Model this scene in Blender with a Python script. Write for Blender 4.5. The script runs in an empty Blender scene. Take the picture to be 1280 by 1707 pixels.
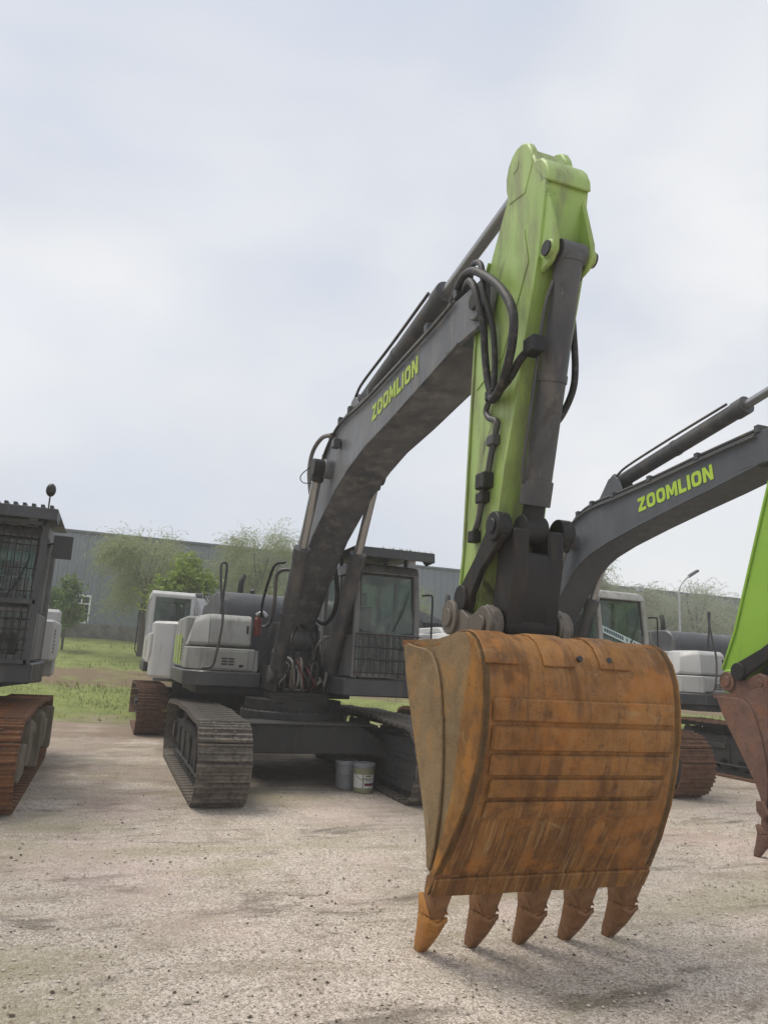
import bpy, bmesh, math, random
from mathutils import Vector, Matrix
R = math.radians
scene = bpy.context.scene
col = scene.collection
random.seed(7)

# ------------------------------------------------------------------ camera
PITCH, ROLL, YAW, EYE = R(11.6), R(3.15), R(19.45), 1.72
cd = bpy.data.cameras.new('camera'); cam = bpy.data.objects.new('camera', cd); col.objects.link(cam)
cd.sensor_fit = 'HORIZONTAL'; cd.sensor_width = 36.0; cd.lens = 36.0*1240/1280; cd.clip_start = 0.05; cd.clip_end = 2000
_f = Vector((math.sin(YAW)*math.cos(PITCH), math.cos(YAW)*math.cos(PITCH), math.sin(PITCH)))
_r = Vector((math.cos(YAW), -math.sin(YAW), 0)); _u = _r.cross(_f)
_r2 = _r*math.cos(ROLL)+_u*math.sin(ROLL); _u2 = -_r*math.sin(ROLL)+_u*math.cos(ROLL)
cam.matrix_world = Matrix(((_r2.x,_u2.x,-_f.x,0),(_r2.y,_u2.y,-_f.y,0),(_r2.z,_u2.z,-_f.z,EYE),(0,0,0,1)))
scene.camera = cam

# ------------------------------------------------------------------ light
SUN_EL, SUN_AZ = R(63), R(-50)          # azimuth measured from +Y towards +X
w = bpy.data.worlds.new('World'); scene.world = w; w.use_nodes = True
nt = w.node_tree; nt.nodes.clear()
def wn(t, **k):
    n = nt.nodes.new(t)
    for a, b in k.items(): setattr(n, a, b)
    return n
out = wn('ShaderNodeOutputWorld'); mixs = wn('ShaderNodeMixShader')
sky = wn('ShaderNodeTexSky', sky_type='NISHITA', sun_disc=False, sun_elevation=SUN_EL, sun_rotation=SUN_AZ, dust_density=3.0)
bgs = wn('ShaderNodeBackground'); bgs.inputs[1].default_value = 0.10
bgc = wn('ShaderNodeBackground'); bgc.inputs[1].default_value = 0.92
tc = wn('ShaderNodeTexCoord'); mp = wn('ShaderNodeMapping'); mp.inputs['Scale'].default_value = (1.0, 1.0, 2.1)
mp.inputs['Location'].default_value = (0.35, 1.7, 0.2)
n1 = wn('ShaderNodeTexNoise'); n1.inputs['Scale'].default_value = 1.45; n1.inputs['Detail'].default_value = 3; n1.inputs['Roughness'].default_value = 0.42; n1.inputs['Distortion'].default_value = 0.5
n2 = wn('ShaderNodeTexNoise'); n2.inputs['Scale'].default_value = 3.4; n2.inputs['Detail'].default_value = 7
cr = wn('ShaderNodeValToRGB'); cr.color_ramp.elements[0].position = 0.30; cr.color_ramp.elements[0].color = (0.405, 0.445, 0.525, 1)
cr.color_ramp.elements[1].position = 0.72; cr.color_ramp.elements[1].color = (0.625, 0.630, 0.635, 1)
e = cr.color_ramp.elements.new(0.5); e.color = (0.510, 0.530, 0.572, 1)
cf = wn('ShaderNodeMapRange'); cf.inputs[1].default_value = 0.42; cf.inputs[2].default_value = 0.60; cf.inputs[3].default_value = 0.88; cf.inputs[4].default_value = 1.0
L = nt.links.new
L(tc.outputs['Generated'], mp.inputs['Vector']); L(mp.outputs[0], n1.inputs['Vector']); L(mp.outputs[0], n2.inputs['Vector'])
L(n1.outputs['Fac'], cr.inputs[0]); L(cr.outputs[0], bgc.inputs[0]); L(sky.outputs[0], bgs.inputs[0])
L(n2.outputs['Fac'], cf.inputs[0]); L(cf.outputs[0], mixs.inputs[0]); L(bgs.outputs[0], mixs.inputs[1]); L(bgc.outputs[0], mixs.inputs[2])
L(mixs.outputs[0], out.inputs[0])
sd = bpy.data.lights.new('sun', 'SUN'); sd.energy = 1.45; sd.angle = R(30); sd.color = (1.0, 0.93, 0.82)
so = bpy.data.objects.new('sun', sd); col.objects.link(so)
sdir = Vector((math.sin(SUN_AZ)*math.cos(SUN_EL), math.cos(SUN_AZ)*math.cos(SUN_EL), math.sin(SUN_EL)))
so.rotation_euler = sdir.to_track_quat('Z', 'Y').to_euler(); so.location = sdir*60
scene.view_settings.view_transform = 'Standard'; scene.view_settings.look = 'None'
scene.view_settings.exposure = 0.70; scene.view_settings.gamma = 1.0; scene.view_settings.use_curve_mapping = False
scene.render.engine = 'CYCLES'; scene.cycles.max_bounces = 6; scene.cycles.transparent_max_bounces = 12; scene.cycles.volume_bounces = 1

# ------------------------------------------------------------------ materials
def srgb(r, g, b):
    f = lambda c: (c/255/12.92) if c/255 <= 0.04045 else ((c/255+0.055)/1.055)**2.4
    return (f(r), f(g), f(b), 1)
class NM:
    def __init__(s, name):
        s.m = bpy.data.materials.new(name); s.m.use_nodes = True; s.t = s.m.node_tree; s.t.nodes.clear()
        s.o = s.n('ShaderNodeOutputMaterial'); s.p = s.n('ShaderNodeBsdfPrincipled'); s.l(s.p.outputs[0], s.o.inputs[0])
        s.tc = s.n('ShaderNodeTexCoord')
    def n(s, t, **k):
        x = s.t.nodes.new(t)
        for a, b in k.items(): setattr(x, a, b)
        return x
    def l(s, a, b): s.t.links.new(a, b)
    def noise(s, scale, detail=4, rough=0.55, stretch=None, rot=None, coord='Object', dist=0.0, loc=None):
        v = s.tc.outputs[coord]
        if stretch or rot or loc:
            m = s.n('ShaderNodeMapping')
            if stretch: m.inputs['Scale'].default_value = stretch
            if rot: m.inputs['Rotation'].default_value = rot
            if loc: m.inputs['Location'].default_value = loc
            s.l(v, m.inputs[0]); v = m.outputs[0]
        x = s.n('ShaderNodeTexNoise'); x.inputs['Scale'].default_value = scale; x.inputs['Detail'].default_value = detail
        x.inputs['Roughness'].default_value = rough; x.inputs['Distortion'].default_value = dist
        s.l(v, x.inputs['Vector']); return x.outputs['Fac']
    def ramp(s, fac, lo, hi, a=0.0, b=1.0):
        x = s.n('ShaderNodeMapRange'); x.interpolation_type = 'SMOOTHSTEP'
        for i, q in enumerate((lo, hi, a, b)): x.inputs[i+1].default_value = q
        s.l(fac, x.inputs[0]); return x.outputs[0]
    def mix(s, fac, a, b):
        x = s.n('ShaderNodeMix', data_type='RGBA')
        if isinstance(fac, (int, float)): x.inputs[0].default_value = fac
        else: s.l(fac, x.inputs[0])
        for i, q in ((6, a), (7, b)):
            if isinstance(q, tuple): x.inputs[i].default_value = q
            else: s.l(q, x.inputs[i])
        return x.outputs[2]
    def math(s, op, a, b=0.0):
        x = s.n('ShaderNodeMath', operation=op)
        for i, q in ((0, a), (1, b)):
            if isinstance(q, (int, float)): x.inputs[i].default_value = q
            else: s.l(q, x.inputs[i])
        return x.outputs[0]
    def bump(s, h, strength, dist=0.01):
        x = s.n('ShaderNodeBump'); x.inputs['Strength'].default_value = strength; x.inputs['Distance'].default_value = dist
        s.l(h, x.inputs['Height']); s.l(x.outputs[0], s.p.inputs['Normal'])
    def base(s, c):
        if isinstance(c, tuple): s.p.inputs['Base Color'].default_value = c
        else: s.l(c, s.p.inputs['Base Color'])
    def rough(s, r):
        if isinstance(r, (int, float)): s.p.inputs['Roughness'].default_value = r
        else: s.l(r, s.p.inputs['Roughness'])

def painted(name, c, c2, dirt, dirt_amt=0.5, rust=None, rust_amt=0.0, rough=0.5, metal=0.0, scale=1.0, bump=0.15, grease=0.0):
    n = NM(name)
    f = n.ramp(n.noise(1.6*scale, 5), 0.35, 0.68)
    k = n.mix(f, c, c2)
    st = n.noise(7*scale, 6, 0.65, stretch=(1, 1, 0.22))
    d = n.ramp(st, 0.62-0.25*dirt_amt, 0.80-0.15*dirt_amt)
    k = n.mix(n.math('MULTIPLY', d, 0.75), k, dirt)
    sp = n.noise(46*scale, 3, 0.7)
    k = n.mix(n.math('MULTIPLY', n.ramp(sp, 0.60, 0.72), 0.35*dirt_amt), k, dirt)
    if rust:
        rr = n.ramp(n.noise(9*scale, 7, 0.7, dist=0.4, loc=(3, 1, 5)), 0.74-0.22*rust_amt, 0.80-0.2*rust_amt)
        k = n.mix(n.math('MULTIPLY', rr, 0.85), k, rust)
    if grease:
        gr = n.noise(2.3*scale, 7, 0.7, dist=1.0, loc=(6, 2, 9), stretch=(1, 1, 0.45))
        k = n.mix(n.math('MULTIPLY', n.ramp(gr, 0.66-0.1*grease, 0.78-0.1*grease), 0.8), k, (0.045,0.043,0.038,1))
        sc_ = n.noise(60, 3, 0.6, stretch=(1, 0.9, 0.05), rot=(R(20), 0, 0))
        k = n.mix(n.math('MULTIPLY', n.ramp(sc_, 0.66, 0.72), 0.5*grease), k, (0.30,0.30,0.27,1))
        ch = n.noise(26, 5, 0.75, loc=(1, 1, 7))
        k = n.mix(n.math('MULTIPLY', n.ramp(ch, 0.67, 0.69), 0.8*grease), k, (0.09,0.055,0.035,1))
    n.base(k); n.rough(n.ramp(st, 0.3, 0.7, rough-0.1, rough+0.22)); n.p.inputs['Metallic'].default_value = metal
    n.bump(n.noise(30*scale, 6, 0.7), bump, 0.006)
    return n.m
RUST = (0.14, 0.055, 0.022, 1)
M = {}
M['body'] = painted('light_grey_paint', (0.30,0.30,0.28,1), (0.36,0.36,0.335,1), (0.13,0.12,0.095,1), 0.55, RUST, 0.12, 0.45)
M['body_white'] = painted('pale_grey_paint', (0.44,0.44,0.43,1), (0.50,0.50,0.49,1), (0.24,0.23,0.21,1), 0.3, None, 0, 0.4)
M['charcoal'] = painted('charcoal_paint', (0.036,0.039,0.044,1), (0.055,0.058,0.064,1), (0.10,0.098,0.088,1), 0.45, RUST, 0.06, 0.45)
M['charcoal_boom'] = painted('boom_charcoal_paint', (0.066,0.071,0.080,1), (0.125,0.13,0.14,1), (0.20,0.20,0.195,1), 0.75, RUST, 0.05, 0.42, grease=0.25)
M['charcoal_clean'] = painted('clean_charcoal_paint', (0.060,0.066,0.076,1), (0.072,0.078,0.088,1), (0.11,0.11,0.105,1), 0.12, None, 0, 0.4, bump=0.05)
M['hood_dark'] = painted('hood_dark_paint', (0.05,0.053,0.058,1), (0.085,0.085,0.085,1), (0.16,0.15,0.13,1), 0.4, RUST, 0.1, 0.4)
M['cab_frame'] = painted('cab_frame_paint', (0.115,0.115,0.118,1), (0.175,0.172,0.17,1), (0.07,0.065,0.055,1), 0.75, RUST, 0.35, 0.5)
M['under'] = painted('undercarriage_paint', (0.018,0.019,0.020,1), (0.032,0.032,0.032,1), (0.085,0.074,0.06,1), 0.5, RUST, 0.2, 0.7)
M['under_grey'] = painted('dusty_guard_plate', (0.032,0.033,0.036,1), (0.05,0.05,0.052,1), (0.095,0.088,0.078,1), 0.5, None, 0, 0.7)
M['muddy'] = painted('muddy_steel', (0.16,0.14,0.10,1), (0.23,0.20,0.15,1), (0.08,0.065,0.05,1), 0.6, RUST, 0.3, 0.85)
M['lime'] = painted('faded_lime_paint', (0.27,0.41,0.085,1), (0.345,0.47,0.14,1), (0.19,0.20,0.11,1), 0.9, (0.17,0.12,0.07,1), 0.35, 0.42, scale=0.9, grease=0.8)
M['lime_bright'] = painted('bright_lime_paint', (0.255,0.47,0.040,1), (0.285,0.51,0.055,1), (0.15,0.22,0.06,1), 0.45, None, 0, 0.42, bump=0.08, grease=0.3)
M['decal'] = painted('lime_decal', (0.40,0.56,0.05,1), (0.44,0.60,0.07,1), (0.22,0.26,0.12,1), 0.75, None, 0, 0.5)
M['decal_bright'] = painted('lime_decal_bright', (0.42,0.62,0.04,1), (0.44,0.64,0.05,1), (0.30,0.40,0.08,1), 0.1, None, 0, 0.5)
M['shoe_main'] = painted('worn_track_steel', (0.11,0.095,0.080,1), (0.20,0.175,0.145,1), (0.045,0.038,0.032,1), 0.75, RUST, 0.40, 0.55, 0.25, 2.2, 0.5)
M['shoe_rust'] = painted('rusted_track_steel', (0.16,0.062,0.022,1), (0.24,0.095,0.032,1), (0.075,0.030,0.016,1), 0.6, (0.32,0.12,0.03,1), 0.4, 0.75, 0.1, 1.0, 0.3)
M['shoe_brown'] = painted('brown_track_steel', (0.13,0.065,0.038,1), (0.19,0.095,0.055,1), (0.06,0.035,0.022,1), 0.6, RUST, 0.4, 0.75, 0.2, 1.3, 0.4)
M['dark_steel'] = painted('greasy_dark_steel', (0.014,0.014,0.015,1), (0.024,0.023,0.023,1), (0.06,0.05,0.038,1), 0.55, RUST, 0.15, 0.55, 0.3)
M['link_steel'] = painted('dusty_link_steel', (0.13,0.115,0.095,1), (0.17,0.15,0.125,1), (0.05,0.043,0.036,1), 0.6, RUST, 0.25, 0.6, 0.2)
M['cylinder'] = painted('cylinder_paint', (0.048,0.050,0.056,1), (0.082,0.082,0.084,1), (0.14,0.125,0.108,1), 0.6, RUST, 0.15, 0.5, 0.1, grease=0.7)
M['pipe'] = painted('pipe_steel', (0.06,0.062,0.066,1), (0.11,0.105,0.095,1), (0.14,0.12,0.09,1), 0.5, RUST, 0.3, 0.45, 0.4)
n = NM('chrome_rod'); n.base((0.34,0.34,0.345,1)); n.p.inputs['Metallic'].default_value = 0.65; n.rough(0.22); M['chrome'] = n.m
n = NM('rubber_hose'); n.base(n.mix(n.ramp(n.noise(18,5),0.5,0.7), (0.012,0.012,0.013,1), (0.06,0.055,0.048,1))); n.rough(0.6); n.bump(n.noise(60,3),0.15,0.003); M['rubber'] = n.m
n = NM('red_wire'); n.base((0.16,0.025,0.02,1)); n.rough(0.6); M['red'] = n.m
n = NM('grey_conduit'); n.base(n.mix(n.noise(14,4),(0.10,0.10,0.10,1),(0.22,0.20,0.18,1))); n.rough(0.6); M['conduit'] = n.m
n = NM('seat_fabric'); n.base((0.015,0.015,0.017,1)); n.rough(0.9); M['seat'] = n.m
n = NM('mirror_black'); n.base((0.02,0.021,0.023,1)); n.rough(0.45); M['black'] = n.m
n = NM('lamp_lens'); n.base((0.45,0.47,0.5,1)); n.rough(0.15); n.p.inputs['Coat Weight'].default_value = 0.5; M['lens'] = n.m
def glass(name, tint, amt, dirt):
    n = NM(name)
    tr = n.n('ShaderNodeBsdfTransparent'); tr.inputs[0].default_value = tint
    n.base((0.42,0.47,0.46,1)); n.rough(0.04); n.p.inputs['Specular IOR Level'].default_value = 0.6
    mx = n.n('ShaderNodeMixShader'); fr = n.n('ShaderNodeLayerWeight'); fr.inputs[0].default_value = 0.5
    gl = n.n('ShaderNodeBsdfGlossy'); gl.inputs['Roughness'].default_value = 0.03; gl.inputs[0].default_value = (0.9,0.95,0.95,1)
    df = n.n('ShaderNodeBsdfDiffuse'); df.inputs[0].default_value = (0.45,0.44,0.40,1)
    n.l(n.math('ADD', n.math('MULTIPLY', n.math('POWER', fr.outputs['Facing'], 4.0), 0.8), amt), mx.inputs[0]); n.l(tr.outputs[0], mx.inputs[1]); n.l(gl.outputs[0], mx.inputs[2])
    m2 = n.n('ShaderNodeMixShader')
    dd = n.ramp(n.noise(5, 7, 0.7, dist=0.6), 0.40, 0.75, 0.04, dirt)
    n.l(dd, m2.inputs[0]); n.l(mx.outputs[0], m2.inputs[1]); n.l(df.outputs[0], m2.inputs[2]); n.l(m2.outputs[0], n.o.inputs[0])
    return n.m
M['glass'] = glass('dusty_cab_glass', (0.62,0.72,0.69,1), 0.03, 0.24)
M['glass_clean'] = glass('cab_glass', (0.66,0.74,0.73,1), 0.03, 0.16)

# bucket steel
def rust_steel(name, a, b, c, pale, streak=True, sc=1.0):
    n = NM(name)
    k = n.mix(n.ramp(n.noise(2.2*sc, 6, 0.6), 0.33, 0.68), a, b)
    k = n.mix(n.math('MULTIPLY', n.ramp(n.noise(5.5*sc, 7, 0.7, loc=(4,2,1)), 0.50, 0.68), 0.7), k, c)
    if streak:
        s1 = n.noise(9, 6, 0.7, stretch=(1.6, 0.16, 0.16), rot=(0, R(-6), 0))
        k = n.mix(n.math('MULTIPLY', n.ramp(s1, 0.46, 0.62), 0.68), k, c)
        s2 = n.noise(30, 4, 0.6, stretch=(2.2, 0.10, 0.10), rot=(0, R(16), 0), loc=(7,0,2))
        sz = n.n('ShaderNodeSeparateXYZ'); n.l(n.tc.outputs['Object'], sz.inputs[0])
        low = n.ramp(n.math('ADD', sz.outputs[2], n.math('MULTIPLY', n.noise(3, 4), 0.5)), 1.42, 0.95)        # lower skin: pale digging scratches, plus streaks that darken it towards the bottom
        k = n.mix(n.math('MULTIPLY', n.math('MULTIPLY', n.ramp(s2, 0.55, 0.66), low), 0.55), k, pale)
        s3 = n.noise(22, 4, 0.6, stretch=(2.4, 0.08, 0.08), rot=(0, R(18), 0), loc=(2,5,8))
        k = n.mix(n.math('MULTIPLY', n.math('MULTIPLY', n.ramp(s3, 0.47, 0.62), low), 0.8), k, c)
    sp = n.noise(70, 3, 0.65)
    k = n.mix(n.math('MULTIPLY', n.ramp(sp, 0.60, 0.68), 0.8), k, (0.045,0.022,0.012,1))
    pl = n.noise(8, 7, 0.75, dist=0.8, loc=(1,9,4), stretch=(1, 1, 0.6))
    k = n.mix(n.math('MULTIPLY', n.ramp(pl, 0.62, 0.76), 0.8), k, pale)
    rb = n.noise(3.2, 6, 0.65, loc=(8, 3, 6), dist=0.4)
    k = n.mix(n.math('MULTIPLY', n.ramp(rb, 0.50, 0.64), 0.65), k, tuple(min(1, q*m_) for q, m_ in zip(b[:3], (1.25, 1.02, 0.7)))+(1,))
    wp = n.noise(2.4, 7, 0.72, loc=(2, 6, 3), dist=0.9, stretch=(0.8, 1, 1.6))
    k = n.mix(n.math('MULTIPLY', n.ramp(wp, 0.58, 0.72), 0.5), k, pale)
    n.base(k); n.rough(n.ramp(n.noise(14,5), 0.3, 0.7, 0.45, 0.85)); n.p.inputs['Metallic'].default_value = 0.12
    h = n.math('ADD', n.noise(38, 7, 0.75), n.math('MULTIPLY', n.noise(6, 4), 0.6))
    n.bump(h, 0.55, 0.010)
    return n.m
M['rust_orange'] = rust_steel('rust_orange_steel', (0.25,0.115,0.018,1), (0.32,0.16,0.032,1), (0.14,0.060,0.010,1), (0.42,0.31,0.16,1))
M['rust_shell'] = rust_steel('rust_brown_steel', (0.225,0.096,0.019,1), (0.315,0.152,0.040,1), (0.100,0.040,0.009,1), (0.42,0.30,0.15,1))
M['rust_side'] = rust_steel('rust_tan_steel', (0.215,0.143,0.066,1), (0.255,0.175,0.085,1), (0.150,0.098,0.044,1), (0.29,0.235,0.15,1), True, 0.8)
M['rust_tooth'] = rust_steel('rust_tooth_steel', (0.19,0.085,0.032,1), (0.25,0.12,0.045,1), (0.10,0.045,0.018,1), (0.30,0.20,0.11,1), False)
M['rust_tooth_orange'] = rust_steel('rust_tooth_orange_steel', (0.36,0.15,0.025,1), (0.42,0.19,0.04,1), (0.22,0.09,0.02,1), (0.44,0.27,0.11,1), False)
M['rust_maroon'] = rust_steel('rust_maroon_steel', (0.135,0.070,0.052,1), (0.18,0.10,0.075,1), (0.085,0.045,0.034,1), (0.27,0.18,0.13,1), False)

M['shoe_rust'] = rust_steel('rusted_shoe_steel', (0.130,0.055,0.024,1), (0.215,0.092,0.034,1), (0.058,0.030,0.020,1), (0.27,0.17,0.09,1), False, 1.4)

# ------------------------------------------------------------------ mesh helpers
class MB:
    def __init__(s): s.v = []; s.f = []; s.sharp = 25
    def add(s, vs, fs):
        o = len(s.v); s.v += [tuple(p) for p in vs]; s.f += [tuple(i+o for i in q) for q in fs]; return s
    def box(s, x0, x1, y0, y1, z0, z1, rot=None):
        vs = [Vector((x, y, z)) for x in (x0, x1) for y in (y0, y1) for z in (z0, z1)]
        if rot:
            c = Vector(((x0+x1)/2, (y0+y1)/2, (z0+z1)/2)); m = Matrix.Rotation(rot[1], 3, rot[0])
            vs = [c + m @ (q-c) for q in vs]
        return s.add(vs, [(0,1,3,2),(4,6,7,5),(0,4,5,1),(2,3,7,6),(0,2,6,4),(1,5,7,3)])
    def prism(s, poly, x0, x1, axis=0):
        k = len(poly)
        def P(a, q): return (a, q[0], q[1]) if axis == 0 else ((q[0], a, q[1]) if axis == 1 else (q[0], q[1], a))
        vs = [P(x0, q) for q in poly]+[P(x1, q) for q in poly]
        return s.add(vs, [tuple(range(k)), tuple(range(2*k-1, k-1, -1))]+[(i, (i+1) % k, k+(i+1) % k, k+i) for i in range(k)])
    def cyl(s, p0, p1, r0, r1=None, n=16):
        p0, p1 = Vector(p0), Vector(p1); r1 = r0 if r1 is None else r1
        if n < 16: s.sharp = max(s.sharp, 62 if n < 8 else 48 if n < 12 else 34)
        d = (p1-p0).normalized(); a = d.orthogonal().normalized(); b = d.cross(a)
        vs = []
        for p, r in ((p0, r0), (p1, r1)):
            for i in range(n):
                t = 2*math.pi*i/n; vs.append(p+a*(r*math.cos(t))+b*(r*math.sin(t)))
        return s.add(vs, [tuple(range(n)), tuple(range(2*n-1, n-1, -1))]+[(i, (i+1) % n, n+(i+1) % n, n+i) for i in range(n)])
    def tube(s, pts, r, n=8, sub=5, closed=False):
        s.sharp = max(s.sharp, 62); P = [Vector(p) for p in pts]
        if sub > 1 and len(P) > 2:
            Q = []
            k = len(P)
            for i in range(k if closed else k-1):
                if closed: a, b, c, d = P[(i-1) % k], P[i], P[(i+1) % k], P[(i+2) % k]
                else:
                    b, c = P[i], P[i+1]; a = P[i-1] if i else b*2-c; d = P[i+2] if i+2 < k else c*2-b
                for j in range(sub):
                    t = j/sub
                    Q.append(0.5*((2*b)+(c-a)*t+(2*a-5*b+4*c-d)*t*t+(3*b-a-3*c+d)*t**3))
            if not closed: Q.append(P[-1])
            P = Q
        vs = []; k = len(P); up = None
        for i, p in enumerate(P):
            d = (P[(i+1) % k]-P[i-1]) if closed else (P[min(i+1, k-1)]-P[max(i-1, 0)])
            d.normalize()
            up = d.orthogonal().normalized() if up is None else (up-d*up.dot(d)).normalized()
            b = d.cross(up)
            for j in range(n):
                t = 2*math.pi*j/n; vs.append(p+up*(r*math.cos(t))+b*(r*math.sin(t)))
        fs = []
        for i in range(k if closed else k-1):
            i2 = (i+1) % k
            for j in range(n): fs.append((i*n+j, i*n+(j+1) % n, i2*n+(j+1) % n, i2*n+j))
        if not closed: fs += [tuple(range(n)), tuple(range(k*n-1, (k-1)*n-1, -1))]
        return s.add(vs, fs)
    def lathe(s, prof, n=24, c=(0, 0, 0)):
        vs = []; k = len(prof)
        for r, z in prof:
            for i in range(n):
                t = 2*math.pi*i/n; vs.append((c[0]+r*math.cos(t), c[1]+r*math.sin(t), c[2]+z))
        fs = [(i*n+j, i*n+(j+1) % n, (i+1)*n+(j+1) % n, (i+1)*n+j) for i in range(k-1) for j in range(n)]
        fs += [tuple(range(n)), tuple(range(k*n-1, (k-1)*n-1, -1))]
        return s.add(vs, fs)
    def ball(s, c, r, n=12):
        prof = [(max(r[0]*math.sin(math.pi*i/8), 1e-4), -r[1]*math.cos(math.pi*i/8)) for i in range(9)]
        return s.lathe(prof, n, c)
    def mesh(s, name, bevel=0.0, smooth=True, seg=1):
        me = bpy.data.meshes.new(name); me.from_pydata(s.v, [], s.f)
        bm = bmesh.new(); bm.from_mesh(me); bmesh.ops.recalc_face_normals(bm, faces=bm.faces)
        if bevel:
            ed = [e for e in bm.edges if len(e.link_faces) == 2 and e.calc_face_angle(0) > R(28)]
            bmesh.ops.bevel(bm, geom=ed, offset=bevel, segments=seg, affect='EDGES', clamp_overlap=True)
        bm.to_mesh(me); bm.free()
        if smooth:
            me.shade_smooth(); me.set_sharp_from_angle(angle=R(s.sharp))
        return me
CACHE = {}
def link(name, me, mat, parent=None, mw=None, label=None):
    o = bpy.data.objects.new(name, me); col.objects.link(o)
    if mat is not None and (not me.materials):
        me.materials.append(mat)
    elif mat is not None and me.materials[0] != mat:
        o.material_slots[0].link = 'OBJECT'; o.material_slots[0].material = mat
    if parent: o.parent = parent
    if mw is not None: o.matrix_local = mw
    if label: o['label'] = label
    return o
def part(name, key, fn, mat, parent, mw=None, bevel=0.0, label=None):
    if key is None or key not in CACHE:
        b = MB(); fn(b); me = b.mesh(name, bevel)
        if key is not None: CACHE[key] = me
    else: me = CACHE[key]
    return link(name, me, M[mat] if isinstance(mat, str) else mat, parent, mw, label)
def thing(name, label, cat, loc=(0, 0, 0), rz=0.0, group=None):
    o = bpy.data.objects.new(name, None); col.objects.link(o); o.location = loc; o.rotation_euler = (0, 0, rz)
    o.empty_display_size = 0.3
    o['label'] = label; o['category'] = cat
    if group: o['group'] = group
    return o
def struct(o, kind='structure', label=None):
    o['kind'] = kind
    if label: o['label'] = label
    return o
def tag(o, label, cat, group=None):
    o['label'] = label; o['category'] = cat
    if group: o['group'] = group
    return o

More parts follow.
